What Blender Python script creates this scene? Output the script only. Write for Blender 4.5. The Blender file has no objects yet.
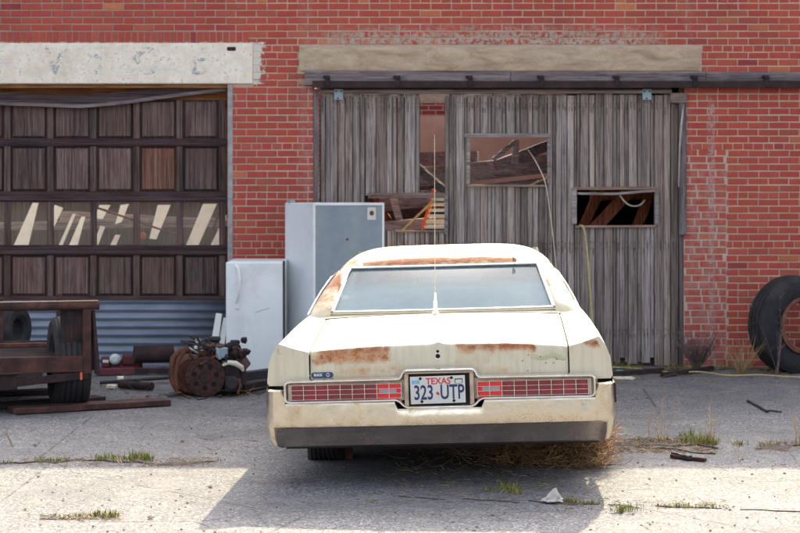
import bpy, bmesh, math, random
from mathutils import Vector, Matrix, noise as mnoise
R = math.radians
rnd = random.Random(7)
sc = bpy.context.scene
COL = sc.collection
F = 1889.0; HC = 1.7; HZ = 197.0
WALL = 18.9
def at(px, py, Y): return ((px-400)*Y/F, HC-(py-HZ)*Y/F)
def gnd(px, py):
    Y = HC*F/(py-HZ); return ((px-400)*Y/F, Y)

# ------------------------------------------------------------------ mesh builder
class MB:
    def __init__(s): s.v=[]; s.f=[]; s.c=[]
    def face(s, idx, col=None): s.f.append(tuple(idx)); s.c.append(col or (1,1,1))
    def add(s, vs, fs, col=None):
        b=len(s.v); s.v += [tuple(v) for v in vs]
        for f in fs: s.face([b+i for i in f], col)
    def box(s, x0,x1,y0,y1,z0,z1, col=None, M=None):
        vs=[Vector(p) for p in ((x0,y0,z0),(x1,y0,z0),(x1,y1,z0),(x0,y1,z0),(x0,y0,z1),(x1,y0,z1),(x1,y1,z1),(x0,y1,z1))]
        if M: vs=[M@v for v in vs]
        s.add(vs, ((0,3,2,1),(4,5,6,7),(0,1,5,4),(1,2,6,5),(2,3,7,6),(3,0,4,7)), col)
    def beam(s, a, b, w, h, col=None, roll=0, cuts=1, wob=0):
        a=Vector(a); b=Vector(b); d=b-a; L=d.length; q=d.to_track_quat('X','Z').to_matrix()
        rr=Matrix.Rotation(roll,3,'X'); rows=[]
        for i in range(cuts+1):
            t=i/cuts; o=a+d*t
            ring=[]
            for (yy,zz) in ((-w/2,-h/2),(w/2,-h/2),(w/2,h/2),(-w/2,h/2)):
                ring.append(o+q@(rr@Vector((0,yy+rnd.uniform(-wob,wob),zz+rnd.uniform(-wob,wob)))))
            rows.append(ring)
        bs=len(s.v)
        for r in rows: s.v += [tuple(p) for p in r]
        for i in range(cuts):
            for k in range(4):
                k2=(k+1)%4
                s.face((bs+i*4+k, bs+i*4+k2, bs+(i+1)*4+k2, bs+(i+1)*4+k), col)
        s.face((bs+3,bs+2,bs+1,bs), col); e=bs+cuts*4
        s.face((e,e+1,e+2,e+3), col)
    def tube(s, pts, r, n=8, col=None, caps=True):
        pts=[Vector(p) for p in pts]; m=len(pts)
        if not hasattr(r,'__len__'): r=[r]*m
        bs=len(s.v); up=None
        for i,p in enumerate(pts):
            d=(pts[min(i+1,m-1)]-pts[max(i-1,0)])
            if d.length<1e-9: d=Vector((0,0,1))
            d.normalize()
            if up is None:
                up=Vector((0,0,1)) if abs(d.z)<.9 else Vector((1,0,0))
            a=d.cross(up)
            if a.length<1e-4: a=d.orthogonal()
            a.normalize(); b=a.cross(d); b.normalize(); up=b
            for k in range(n):
                t=2*math.pi*k/n
                s.v.append(tuple(p+a*math.cos(t)*r[i]+b*math.sin(t)*r[i]))
        for i in range(m-1):
            for k in range(n):
                k2=(k+1)%n
                s.face((bs+i*n+k,bs+(i+1)*n+k,bs+(i+1)*n+k2,bs+i*n+k2), col)
        if caps:
            s.face([bs+k for k in range(n)], col)
            s.face([bs+(m-1)*n+k for k in reversed(range(n))], col)
    def lathe(s, prof, M=None, n=32, closed=False, col=None):
        # prof: (r, h) revolved about local Y axis, h along Y
        M=M or Matrix(); bs=len(s.v); m=len(prof)
        for (r,h) in prof:
            for k in range(n):
                t=2*math.pi*k/n
                s.v.append(tuple(M@Vector((r*math.cos(t),h,r*math.sin(t)))))
        mm = m if closed else m-1
        for i in range(mm):
            j=(i+1)%m
            for k in range(n):
                k2=(k+1)%n
                s.face((bs+i*n+k,bs+i*n+k2,bs+j*n+k2,bs+j*n+k), col)
        if not closed:
            if prof[0][0]>1e-4: s.face([bs+k for k in reversed(range(n))], col)
            if prof[-1][0]>1e-4: s.face([bs+(m-1)*n+k for k in range(n)], col)
    def grid(s, rows, col=None, flip=False):
        bs=len(s.v); n=len(rows[0])
        for r in rows: s.v += [tuple(p) for p in r]
        for i in range(len(rows)-1):
            for k in range(n-1):
                q=(bs+i*n+k,bs+i*n+k+1,bs+(i+1)*n+k+1,bs+(i+1)*n+k)
                s.face(q[::-1] if flip else q, col)
    def prism(s, poly, y0, y1, col=None, M=None):
        # poly in (x,z), extruded along y
        n=len(poly); vs=[Vector((x,y0,z)) for x,z in poly]+[Vector((x,y1,z)) for x,z in poly]
        if M: vs=[M@v for v in vs]
        fs=[tuple(range(n)), tuple(range(2*n-1,n-1,-1))]
        for i in range(n): fs.append((i,(i+1)%n+0,(i+1)%n+n,i+n)[::-1])
        s.add(vs,fs,col)
    def build(s, name, mat, parent=None, smooth=False, bevel=0, seg=1, solid=0, sub=0, ang=35, fix=True, loc=None):
        me=bpy.data.meshes.new(name); me.from_pydata(s.v,[],s.f); me.update()
        at_=me.color_attributes.new('Col','FLOAT_COLOR','CORNER')
        buf=[]
        for p,c in zip(me.polygons,s.c):
            buf += [c[0],c[1],c[2],1.0]*p.loop_total
        at_.data.foreach_set('color',buf)
        if fix:
            bm=bmesh.new(); bm.from_mesh(me); bmesh.ops.recalc_face_normals(bm, faces=bm.faces); bm.to_mesh(me); bm.free()
        if smooth:
            me.polygons.foreach_set('use_smooth',[True]*len(me.polygons))
            me.set_sharp_from_angle(angle=R(ang))
        o=bpy.data.objects.new(name,me); COL.objects.link(o)
        if mat: me.materials.append(mat)
        if parent: o.parent=parent
        if loc: o.location=loc
        if solid:
            m=o.modifiers.new('s','SOLIDIFY'); m.thickness=solid; m.offset=-1
        if sub:
            m=o.modifiers.new('u','SUBSURF'); m.levels=sub; m.render_levels=sub
        if bevel:
            m=o.modifiers.new('b','BEVEL'); m.width=bevel; m.segments=seg; m.limit_method='ANGLE'; m.angle_limit=R(40)
        return o
def tag(o,label=None,cat=None,group=None,kind=None):
    if label: o['label']=label
    if cat: o['category']=cat
    if group: o['group']=group
    if kind: o['kind']=kind
    return o
def thing(name,label,cat,loc=(0,0,0),rot=(0,0,0),group=None):
    o=bpy.data.objects.new(name,None); COL.objects.link(o); o.location=loc; o.rotation_euler=rot
    o.empty_display_size=.1
    return tag(o,label,cat,group)

# ------------------------------------------------------------------ materials
class N:
    def __init__(s,name):
        s.m=bpy.data.materials.new(name); s.m.use_nodes=True; s.t=s.m.node_tree
        s.b=s.t.nodes['Principled BSDF']; s.out=s.t.nodes['Material Output']
        s.tc=s.t.nodes.new('ShaderNodeTexCoord'); s.obj=s.tc.outputs['Object']
    def nd(s,ty,**kw):
        n=s.t.nodes.new(ty)
        for k,v in kw.items(): setattr(n,k,v)
        return n
    def inp(s,sock,v):
        if v is None: return
        if hasattr(v,'is_linked') or isinstance(v,bpy.types.NodeSocket): s.t.links.new(v,sock)
        else:
            if hasattr(sock.default_value,'__len__') and hasattr(v,'__len__') and len(sock.default_value)==4 and len(v)==3: v=(*v,1)
            sock.default_value=v
    def map(s,scale=(1,1,1),rot=(0,0,0),loc=(0,0,0),vec=None):
        n=s.nd('ShaderNodeMapping'); s.inp(n.inputs['Vector'],vec or s.obj)
        n.inputs['Scale'].default_value=scale; n.inputs['Rotation'].default_value=rot; n.inputs['Location'].default_value=loc
        return n.outputs[0]
    def noise(s,scale=5,detail=4,rough=.55,vec=None,dist=0):
        n=s.nd('ShaderNodeTexNoise'); s.inp(n.inputs['Vector'],vec or s.obj)
        n.inputs['Scale'].default_value=scale; n.inputs['Detail'].default_value=detail; n.inputs['Roughness'].default_value=rough; n.inputs['Distortion'].default_value=dist
        return n.outputs[0]
    def voro(s,scale=5,vec=None,feature='F1',out='Distance'):
        n=s.nd('ShaderNodeTexVoronoi'); n.feature=feature; s.inp(n.inputs['Vector'],vec or s.obj); n.inputs['Scale'].default_value=scale
        return n.outputs[out]
    def rng(s,v,a,b,c=0,d=1,smooth=False):
        n=s.nd('ShaderNodeMapRange'); n.interpolation_type='SMOOTHSTEP' if smooth else 'LINEAR'
        s.inp(n.inputs[0],v)
        for i,x in enumerate((a,b,c,d)): n.inputs[i+1].default_value=x
        return n.outputs[0]
    def mt(s,op,a,b=None,c=None):
        n=s.nd('ShaderNodeMath',operation=op); s.inp(n.inputs[0],a)
        if b is not None: s.inp(n.inputs[1],b)
        if c is not None: s.inp(n.inputs[2],c)
        return n.outputs[0]
    def mix(s,f,a,b,mode='MIX'):
        n=s.nd('ShaderNodeMix',data_type='RGBA',blend_type=mode); s.inp(n.inputs[0],f); s.inp(n.inputs[6],a); s.inp(n.inputs[7],b)
        return n.outputs[2]
    def ramp(s,f,*st):
        n=s.nd('ShaderNodeValToRGB'); s.inp(n.inputs[0],f); e=n.color_ramp.elements
        while len(e)<len(st): e.new(.5)
        for el,(p,c) in zip(e,st): el.position=p; el.color=(*c,1) if len(c)==3 else c
        return n.outputs[0]
    def sep(s,vec=None):
        n=s.nd('ShaderNodeSeparateXYZ'); s.inp(n.inputs[0],vec or s.obj); return n.outputs
    def attr(s,name='Col'):
        n=s.nd('ShaderNodeAttribute'); n.attribute_name=name; return n.outputs['Color']
    def band(s,v,a,b,soft):
        return s.mt('MULTIPLY', s.rng(v,a-soft,a+soft,0,1,True), s.rng(v,b-soft,b+soft,1,0,True))
    def bump(s,h,strength=.3,dist=.01,prev=None):
        n=s.nd('ShaderNodeBump'); n.inputs['Strength'].default_value=strength; n.inputs['Distance'].default_value=dist
        s.inp(n.inputs['Height'],h)
        if prev is not None: s.t.links.new(prev,n.inputs['Normal'])
        return n.outputs[0]
    def fin(s,col=None,rough=None,metal=None,nor=None,spec=None,**kw):
        b=s.b
        s.inp(b.inputs['Base Color'],col); s.inp(b.inputs['Roughness'],rough); s.inp(b.inputs['Metallic'],metal)
        if nor is not None: s.t.links.new(nor,b.inputs['Normal'])
        if spec is not None: s.inp(b.inputs['Specular IOR Level'],spec)
        for k,v in kw.items(): s.inp(b.inputs[k.replace('_',' ')],v)
        return s.m

def m_plain(name,col,rough=.6,metal=0,var=.15,scale=8,bs=.15,bd=.004,dirt=None,dirtamt=.5,spec=None):
    n=N(name); f=n.noise(scale,6,.6)
    c=n.mix(n.rng(f,.3,.7), tuple(x*(1-var) for x in col), tuple(min(1,x*(1+var)) for x in col))
    if dirt:
        d=n.noise(scale*.45,7,.65,dist=.4); c=n.mix(n.mt('MULTIPLY',n.rng(d,.48,.66),dirtamt),c,dirt)
    return n.fin(c,rough,metal,n.bump(n.noise(scale*9,4),bs,bd),spec)
def m_rust(name,cols=((.022,.012,.013),(.065,.027,.021),(.135,.055,.035)),rough=.85,scale=7):
    n=N(name); f=n.noise(scale,8,.68,dist=.3)
    c=n.ramp(f,(.3,cols[0]),(.5,cols[1]),(.72,cols[2]))
    h=n.noise(scale*8,6,.7)
    return n.fin(c,rough,.1,n.bump(h,.5,.004))
def m_wood(name,axis='Z',tint=(1,1,1),dark=(.10,.085,.09),light=(.36,.33,.32),brown=(.17,.11,.075),bw=.25,bump=.6,useattr=True,sc_=1.0):
    n=N(name)
    s={'Z':(1,1,.018),'X':(.018,1,1),'Y':(1,.018,1)}[axis]
    v=n.map(scale=s); g=n.noise(150*sc_,6,.7,v,dist=.15); g2=n.noise(38*sc_,5,.65,v,dist=.3); g3=n.noise(2.2,4,.6)
    a=n.mt('ADD',n.mt('MULTIPLY',g,.62),n.mt('MULTIPLY',g2,.38))
    c=n.ramp(a,(.34,tuple(x*.45 for x in dark)),(.44,dark),(.56,light),(.72,tuple(min(1,x*1.25) for x in light)))
    ck=n.noise(210*sc_,3,.6,v); c=n.mix(n.rng(ck,.60,.66,0,.75),c,tuple(x*.25 for x in dark)); w5=n.noise(5,5,.7,n.map(scale=tuple(q if q==1 else .35 for q in s))); c=n.mix(n.rng(w5,.52,.72,0,.45),c,tuple(min(1,x*1.35) for x in light)); c=n.mix(n.mt('MULTIPLY',n.rng(g3,.45,.7),bw),c,brown)
    c=n.mix(1.0,c,(*tint,1),'MULTIPLY')
    if useattr: c=n.mix(1.0,c,n.attr(),'MULTIPLY')
    # nail stains / knots
    k=n.voro(5.5*sc_, n.map(scale=(1,1,.5) if axis=='Z' else (.5,1,1)))
    c=n.mix(n.rng(k,.05,.012,0,.7),c,(.03,.02,.02))
    return n.fin(c,.92,0,n.bump(a,bump,.006),spec=.2)

# brick facade (object space = building space: x, y depth, z)
def brick_masks(n):
    o=n.sep(); x,z=o['X'],o['Z']
    nz=n.noise(9,6,.7); nz2=n.noise(22,5,.7)
    jag=n.mt('MULTIPLY',n.mt('SUBTRACT',n.noise(12,5,.75),.5),.5)
    xe=n.mt('ADD',x,jag)
    paint=n.mt('MULTIPLY', n.rng(xe,-1.37,-1.385,0,1), n.band(n.mt('ADD',z,n.mt('MULTIPLY',jag,.15)),2.83,3.245,.006))
    # mortar smears above the right lintel
    zz=n.mt('ADD',z,n.mt('MULTIPLY',n.mt('SUBTRACT',nz,.5),.35))
    sm=n.mt('MULTIPLY', n.band(zz,3.17,3.36,.10), n.band(xe,-.75,2.55,.25))
    smear=n.mt('MULTIPLY', sm, n.rng(nz2,.44,.53))
    # smear of dust round the pier edges and the repaired part
    e1=n.mt('MULTIPLY', n.band(xe,-1.66,-1.62,.05), n.rng(nz2,.5,.62,0,.35))
    e2=n.mt('MULTIPLY', n.band(xe,-.98,-.90,.06), n.rng(nz2,.42,.6,0,.5))
    e3=n.mt('MULTIPLY', n.mt('MULTIPLY',n.band(xe,2.75,3.27,.03),n.rng(z,2.15,1.9,0,1)), n.rng(nz,.42,.66,0,.5))
    e4=n.mt('MULTIPLY', n.band(xe,2.86,2.90,.05), n.rng(nz2,.42,.6,0,.5))
    ln=n.mt('MULTIPLY', n.band(n.mt('ADD',x,n.mt('MULTIPLY',n.mt('SUBTRACT',nz,.5),.06)),3.085,3.15,.01), n.mt('MULTIPLY',n.rng(z,2.75,2.6,0,1),n.rng(nz2,.45,.55,0,.8)))
    ef=n.mt('MULTIPLY', n.rng(n.noise(1.3,5,.6),.55,.75), n.rng(nz2,.5,.7,0,.3))
    dust=n.mt('MAXIMUM',n.mt('MAXIMUM',n.mt('MAXIMUM',e1,e2),n.mt('MAXIMUM',e3,e4)),n.mt('MAXIMUM',ln,ef))
    return paint,smear,dust,nz,nz2
def m_brick():
    n=N('brick_face'); paint,smear,dust,nz,nz2=brick_masks(n)
    c=n.mix(n.rng(nz2,.3,.75),n.attr(),n.mix(1.0,n.attr(),(.80,.76,.80,1),'MULTIPLY'))
    lg=n.noise(.8,6,.65,dist=.5); c=n.mix(n.rng(lg,.52,.68,0,.35),c,(.17,.05,.05)); lg2=n.noise(2.6,7,.7,n.map(loc=(4,0,2),scale=(1,1,.5))); c=n.mix(n.rng(lg2,.55,.72,0,.25),c,(.50,.18,.13)); sp=n.noise(90,3,.6); c=n.mix(n.rng(sp,.62,.75,0,.5),c,(.08,.03,.03))
    c=n.mix(dust,c,(.42,.30,.27)); c=n.mix(smear,c,(.42,.36,.29)); c=n.mix(n.mt('MULTIPLY',paint,.94),c,(.68,.63,.55))
    return n.fin(c,.9,0,n.bump(n.noise(60,6,.7),.5,.004),spec=.2)
def m_mortar():
    n=N('mortar'); paint,smear,dust,nz,nz2=brick_masks(n)
    c=n.ramp(nz,(.3,(.46,.31,.23)),(.7,(.60,.43,.33)))
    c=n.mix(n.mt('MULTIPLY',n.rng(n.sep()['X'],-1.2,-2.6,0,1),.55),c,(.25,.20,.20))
    c=n.mix(dust,c,(.38,.32,.29)); c=n.mix(smear,c,(.42,.36,.29)); c=n.mix(paint,c,(.64,.6,.52))
    return n.fin(c,.95,0,n.bump(n.noise(80,5,.7),.6,.004),spec=.1)
def m_asphalt():
    n=N('old_asphalt')
    v1=n.voro(95,out='Color'); sp=n.sep(v1)
    g=n.noise(140,3,.7); g2=n.noise(30,5,.65); big=n.noise(.9,5,.6); med=n.noise(4.5,6,.62)
    c=n.ramp(sp['X'],(0.0,(.038,.038,.046)),(.35,(.108,.107,.118)),(.75,(.19,.187,.195)),(1,(.44,.42,.40)))
    c=n.mix(n.rng(g,.35,.7,0,.4),c,(.20,.19,.19)); g5=n.noise(60,4,.7); c=n.mix(n.rng(g5,.6,.75,0,.5),c,(.07,.064,.066))
    c=n.mix(n.rng(big,.38,.66,0,.55),c,(.10,.095,.10)); b2=n.noise(2.3,7,.7,dist=.8,vec=n.map(loc=(9,4,0))); c=n.mix(n.rng(b2,.52,.64,0,.35),c,(.25,.235,.215)); c=n.mix(n.rng(b2,.44,.36,0,.4),c,(.085,.075,.075))
    c=n.mix(n.rng(med,.5,.75,0,.4),c,(.23,.215,.195))
    # stains
    st=n.noise(1.6,7,.7,dist=.6,vec=n.map(scale=(1,2.2,1),loc=(3,1,0)))
    c=n.mix(n.rng(st,.60,.68,0,.45),c,(.075,.055,.05))
    # hairline cracks
    cr=n.voro(.55,feature='DISTANCE_TO_EDGE',vec=n.mix(.16,n.obj,n.nd('ShaderNodeTexNoise').outputs['Color']))
    cm=n.rng(cr,.0008,.0045,1,0); cm=n.mt('MULTIPLY',cm,n.rng(med,.42,.55,0,.7))
    c=n.mix(cm,c,(.045,.035,.035))
    h=n.mt('ADD',n.mt('MULTIPLY',sp['Y'],.5),n.mt('MULTIPLY',g,.6)); h=n.mt('SUBTRACT',h,n.mt('MULTIPLY',cm,2.5))
    nb=n.bump(h,.55,.004); nb=n.bump(g2,.35,.02,nb)
    return n.fin(c,.93,0,nb,spec=.25)
def regmask(n,regs,nz,th=(.42,.5)):
    """regs: list of (x0,x1,y0,y1,z0,z1,soft,weight)"""
    o=n.sep(); tot=None
    wa=n.mt('MULTIPLY',n.mt('SUBTRACT',n.noise(7,5,.65),.5),.22); wb_=n.mt('MULTIPLY',n.mt('SUBTRACT',n.noise(10,5,.65,n.map(loc=(5,2,1))),.5),.07)
    ox=n.mt('ADD',o['X'],wa); oz=n.mt('ADD',o['Z'],wb_)
    for (x0,x1,y0,y1,z0,z1,s,w) in regs:
        m=n.mt('MULTIPLY',n.mt('MULTIPLY',n.band(ox,x0,x1,s),n.band(o['Y'],y0,y1,s*1.5)),n.band(oz,z0,z1,min(s*1.3,.042)))
        m=n.mt('MULTIPLY',m,w); tot=m if tot is None else n.mt('MAXIMUM',tot,m)
    v=n.mt('ADD',n.mt('MULTIPLY',tot,.62),n.mt('MULTIPLY',n.mt('SUBTRACT',nz,.5),1.0))
    return n.rng(v,th[0],th[1])
def m_paint():
    n=N('cream_car_paint')
    nz=n.noise(16,8,.72,dist=.3); nf=n.noise(60,6,.7); nb=n.noise(3,5,.6); fine=n.noise(240,2,.5)
    streak=n.noise(30,5,.65,n.map(scale=(1,1,.08)))
    base=n.mix(n.rng(nb,.35,.7,0,.5),(.66,.585,.42),(.60,.545,.40))
    o=n.sep()
    rear=n.rng(o['Y'],.16,.13,0,1)
    base=n.mix(n.mt('MULTIPLY',rear,n.rng(streak,.45,.7,0,.5)),base,(.47,.39,.28))
    base=n.mix(n.rng(n.mt('ADD',o['Z'],n.mt('MULTIPLY',nz,.02)),1.235,1.25,0,.9),base,(.31,.24,.155))
    base=n.mix(n.mt('MULTIPLY',n.rng(o['X'],-.62,-.68,0,.7),n.rng(o['Z'],.96,1.0)),base,(.36,.30,.22))  # left pillar darkened in colour, as if catching less sun
    base=n.mix(n.mt('MULTIPLY',n.mt('MULTIPLY',n.rng(nb,.45,.62),n.rng(nf,.4,.6)),.30),base,(.48,.40,.24))
    regs=[(-.745,-.30,-.2,.14,.735,.86,.035,1.15),(-.60,-.24,-.2,.14,.655,.73,.04,.72),(.10,.36,-.2,.14,.775,.86,.03,1.0),
          (.34,.58,-.2,.14,.785,.86,.02,1.15),(.20,.45,-.2,.14,.655,.70,.03,.70),(.10,.3,-.2,.14,.70,.76,.04,.68),
          (.83,.93,-.2,.14,.795,.845,.016,.98),(-.97,-.945,-.2,.3,.79,.84,.012,.9),
          (-.60,.50,1.9,2.06,1.235,1.297,.018,1.12),(-.74,-.62,1.9,2.3,1.24,1.29,.015,1.05),(.2,.5,1.9,2.06,1.25,1.29,.05,.6),
          (-.84,-.68,1.4,2.2,1.08,1.21,.03,1.1),(-.86,-.72,1.3,2.2,.96,1.10,.03,.74),(.68,.76,1.5,2.2,1.05,1.16,.03,.62)]
    rm=regmask(n,regs,nz,(.33,.70)); rm2=regmask(n,regs,nz,(.12,.50))
    rc=n.ramp(n.mt('ADD',n.mt('MULTIPLY',nf,.5),n.mt('MULTIPLY',n.noise(13,6,.7),.5)),(.36,(.20,.06,.035)),(.46,(.40,.14,.055)),(.56,(.60,.28,.12)),(.66,(.66,.42,.23)))
    rc=n.mix(n.mt('MULTIPLY',n.rng(o['Z'],.79,.815),.6),rc,(.20,.055,.04))
    c=n.mix(n.mt('MULTIPLY',rm2,.5),base,(.56,.33,.15)); c=n.mix(rm,c,rc)
    # small chips and stains anywhere
    ch=n.voro(9); c=n.mix(n.mt('MULTIPLY',n.rng(ch,.045,.02),n.rng(nz,.52,.6)),c,(.22,.08,.04))
    gr=n.mt('MULTIPLY',n.rng(o['Z'],.50,.28),n.rng(nz,.35,.65)); c=n.mix(gr,c,(.25,.19,.13))
    ro=n.mt('ADD',n.rng(rm,0,1,.42,.95),n.mt('MULTIPLY',nb,.15))
    return n.fin(c,ro,0,n.bump(n.noise(2.2,2,.4),.35,.03,n.bump(n.mt('ADD',n.mt('MULTIPLY',rm,nf),n.mt('MULTIPLY',fine,.05)),.4,.003)),spec=.4)
def m_chrome(name='weathered_chrome',tint=(.78,.70,.56),r0=.1,r1=.34,rustamt=1.0):
    n=N(name); nz=n.noise(9,8,.7,dist=.4); nf=n.noise(70,6,.75); o=n.sep()
    st=n.noise(22,5,.7,n.map(scale=(.25,1,1)))
    c=n.mix(n.rng(nz,.4,.65,0,.75),tint,tuple(x*y for x,y in zip(tint,(.80,.68,.50))))
    low=n.rng(o['Z'],.42,.25)
    rm=n.mt('MULTIPLY',n.rng(n.mt('ADD',n.mt('MULTIPLY',nf,.5),n.mt('MULTIPLY',nz,.5)),.56,.64),n.mt('ADD',n.mt('MULTIPLY',low,.8),.25))
    rm=n.mt('MULTIPLY',rm,rustamt)
    if name=='weathered_chrome':
        lw=n.rng(n.mt('ADD',o['Z'],n.mt('MULTIPLY',n.mt('SUBTRACT',nf,.5),.012)),.370,.364,0,.85); lw=n.mt('MULTIPLY',lw,n.rng(n.mt('ABSOLUTE',o['X']),.972,.960)); c=n.mix(lw,c,(.30,.25,.24))  # lower strip darkened in colour to stand in for its shaded-ground reflection
    c=n.mix(rm,c,(.20,.075,.035))
    dust=n.rng(st,.35,.75,.1,.5)
    rough=n.mt('ADD',n.rng(nz,.3,.75,r0,r1),n.mt('MULTIPLY',rm,.5))
    met=n.mt('SUBTRACT',n.rng(dust,0,1,1,.55),n.mt('MULTIPLY',rm,.5))
    return n.fin(c,rough,met,n.bump(n.noise(5,3,.5),.25,.02))
def m_glass(name,tint=(.75,.82,.82),dust=.25,dcol=(.45,.46,.43),grad=None):
    n=N(name); t=n.t
    tr=n.nd('ShaderNodeBsdfTransparent'); tr.inputs[0].default_value=(*tint,1)
    gl=n.nd('ShaderNodeBsdfGlossy'); gl.inputs['Roughness'].default_value=.04
    df=n.nd('ShaderNodeBsdfDiffuse'); n.inp(df.inputs[0],dcol)
    fr=n.nd('ShaderNodeFresnel'); fr.inputs[0].default_value=1.5
    m1=n.nd('ShaderNodeMixShader'); m2=n.nd('ShaderNodeMixShader')
    t.links.new(fr.outputs[0],m1.inputs[0]); t.links.new(tr.outputs[0],m1.inputs[1]); t.links.new(gl.outputs[0],m1.inputs[2])
    d=n.noise(6,6,.65)
    f=n.rng(d,.3,.75,dust*.55,min(1,dust*1.45))
    if grad:
        ax,a,b,lo,hi=grad; f=n.mt('ADD',n.mt('MULTIPLY',f,1.0),n.rng(n.mt('ADD',n.sep()[ax],n.mt('MULTIPLY',n.mt('SUBTRACT',n.noise(3,3,.5),.5),.06)),a,b,lo,hi,True))
    t.links.new(f,m2.inputs[0]); t.links.new(m1.outputs[0],m2.inputs[1]); t.links.new(df.outputs[0],m2.inputs[2])
    t.links.new(m2.outputs[0],n.out.inputs[0]); return n.m

M={}
M['brick']=m_brick(); M['mortar']=m_mortar(); M['asphalt']=m_asphalt(); M['paint']=m_paint()
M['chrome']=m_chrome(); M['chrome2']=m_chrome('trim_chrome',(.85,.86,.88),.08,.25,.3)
M['barn']=m_wood('grey_barn_boards',tint=(1.0,.95,.93),dark=(.15,.122,.118),light=(.38,.335,.305),brown=(.20,.145,.11),bump=.35)
M['barn_h']=m_wood('grey_boards_lying','X',dark=(.15,.122,.118),light=(.36,.32,.29),bump=.35)
M['dkwood']=m_wood('dark_door_wood',dark=(.05,.035,.033),light=(.155,.115,.105),brown=(.12,.06,.035),bw=.4)
M['dkwood_h']=m_wood('dark_door_rail_wood','X',dark=(.04,.026,.028),light=(.105,.075,.078),brown=(.09,.045,.03),bw=.3)
M['soffit']=m_wood('orange_soffit_wood','X',dark=(.22,.09,.035),light=(.50,.24,.10),brown=(.12,.06,.04),bw=.6)
M['beamwood']=m_wood('weathered_timber','X',dark=(.11,.085,.09),light=(.27,.22,.22),brown=(.14,.09,.08),bw=.3)
M['redbeam']=m_wood('red_brown_timber','Z',dark=(.12,.035,.02),light=(.33,.11,.055),brown=(.07,.03,.02),bw=.4,useattr=False)
M['greybeam']=m_wood('old_grey_timber','X',dark=(.17,.15,.17),light=(.42,.38,.41),brown=(.2,.16,.17),bw=.15)
M['pinewood']=m_plain('yellow_pine',(.62,.42,.17),.7,var=.2)
M['rust']=m_rust('rusty_steel'); M['rustdk']=m_rust('dark_rusty_steel',((.012,.008,.011),(.028,.015,.016),(.075,.032,.024)))
M['rustor']=m_rust('orange_rust',((.06,.024,.018),(.15,.055,.033),(.27,.11,.065)))
M['tyre']=m_plain('dusty_tyre_rubber',(.016,.015,.018),.85,var=.4,scale=8,dirt=(.06,.048,.045),dirtamt=.55,bs=.3)
M['black']=m_plain('black_dirty_metal',(.025,.022,.025),.7,dirt=(.06,.035,.03))
M['white_old']=m_plain('old_white_enamel',(.83,.84,.82),.38,var=.05,scale=3,bs=.05,dirt=(.38,.38,.34),dirtamt=.35)
M['cream_side']=m_plain('blue_white_enamel',(.76,.79,.80),.4,var=.06,scale=3,bs=.05,dirt=(.36,.38,.38),dirtamt=.35)
M['white_paint']=m_plain('white_painted_board',(.86,.86,.80),.7,var=.06)
M['concrete']=None
def m_conc():
    n=N('grey_lintel_concrete'); a=n.noise(7,7,.7,n.map(scale=(.4,1,1.4)),dist=.5); b=n.noise(40,5,.6)
    c=n.ramp(a,(.32,(.29,.20,.135)),(.5,(.43,.325,.225)),(.72,(.56,.45,.325)))
    c=n.mix(n.rng(b,.55,.75,0,.5),c,(.24,.2,.16)); return n.fin(c,.95,0,n.bump(n.mt('ADD',a,n.mt('MULTIPLY',b,.5)),.6,.012),spec=.1)
M['concrete']=m_conc()
def m_wlintel():
    n=N('flaking_white_paint'); a=n.noise(6,7,.7,dist=.5); b=n.noise(34,6,.7); h=n.noise(3,3,.5,n.map(scale=(.6,1,5)))
    c=n.ramp(a,(.3,(.72,.60,.47)),(.55,(.87,.78,.65)),(.75,(.90,.85,.76)))
    c=n.mix(n.mt('MULTIPLY',n.rng(b,.54,.64,0,.8),n.rng(a,.44,.54)),c,(.42,.34,.28)); sk=n.noise(4,6,.7,n.map(scale=(1,1,.35),loc=(3,0,0))); c=n.mix(n.rng(sk,.56,.68,0,.45),c,(.50,.38,.28))
    c=n.mix(n.rng(h,.60,.70,0,.45),c,(.55,.60,.62)); k=n.voro(3.4)
    c=n.mix(n.rng(n.mt('ADD',k,n.mt('MULTIPLY',b,.12)),.14,.10,0,.8),c,(.22,.14,.12))
    return n.fin(c,.85,0,n.bump(n.mt('ADD',a,b),.5,.006),spec=.2)
M['wlintel']=m_wlintel()
def m_ghost():
    n=N('ghost_blue_lettering'); t=n.t; tr=n.nd('ShaderNodeBsdfTransparent'); mx=n.nd('ShaderNodeMixShader')
    gp_=n.nd('ShaderNodeNewGeometry').outputs['Position']; a=n.noise(9,7,.75,gp_,dist=.8); b=n.noise(50,5,.7,gp_)
    f=n.rng(n.mt('ADD',n.mt('MULTIPLY',a,.75),n.mt('MULTIPLY',b,.25)),.51,.62,.0,.55)
    c=n.mix(n.rng(b,.60,.68),(.40,.48,.54),(.06,.08,.15)); n.fin(c,.9)
    t.links.new(f,mx.inputs[0]); t.links.new(tr.outputs[0],mx.inputs[1]); t.links.new(n.b.outputs[0],mx.inputs[2]); t.links.new(mx.outputs[0],n.out.inputs[0]); return n.m
M['ghost']=m_ghost()
def m_plaster():
    n=N('tan_plaster'); a=n.noise(1.2,6,.65); b=n.noise(9,6,.7)
    c=n.ramp(a,(.35,(.52,.30,.21)),(.65,(.66,.40,.28))); c=n.mix(n.rng(b,.5,.75,0,.3),c,(.30,.2,.17))
    return n.fin(c,.95,0,n.bump(b,.3,.01),spec=.1)
M['plaster']=m_plaster()
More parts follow.
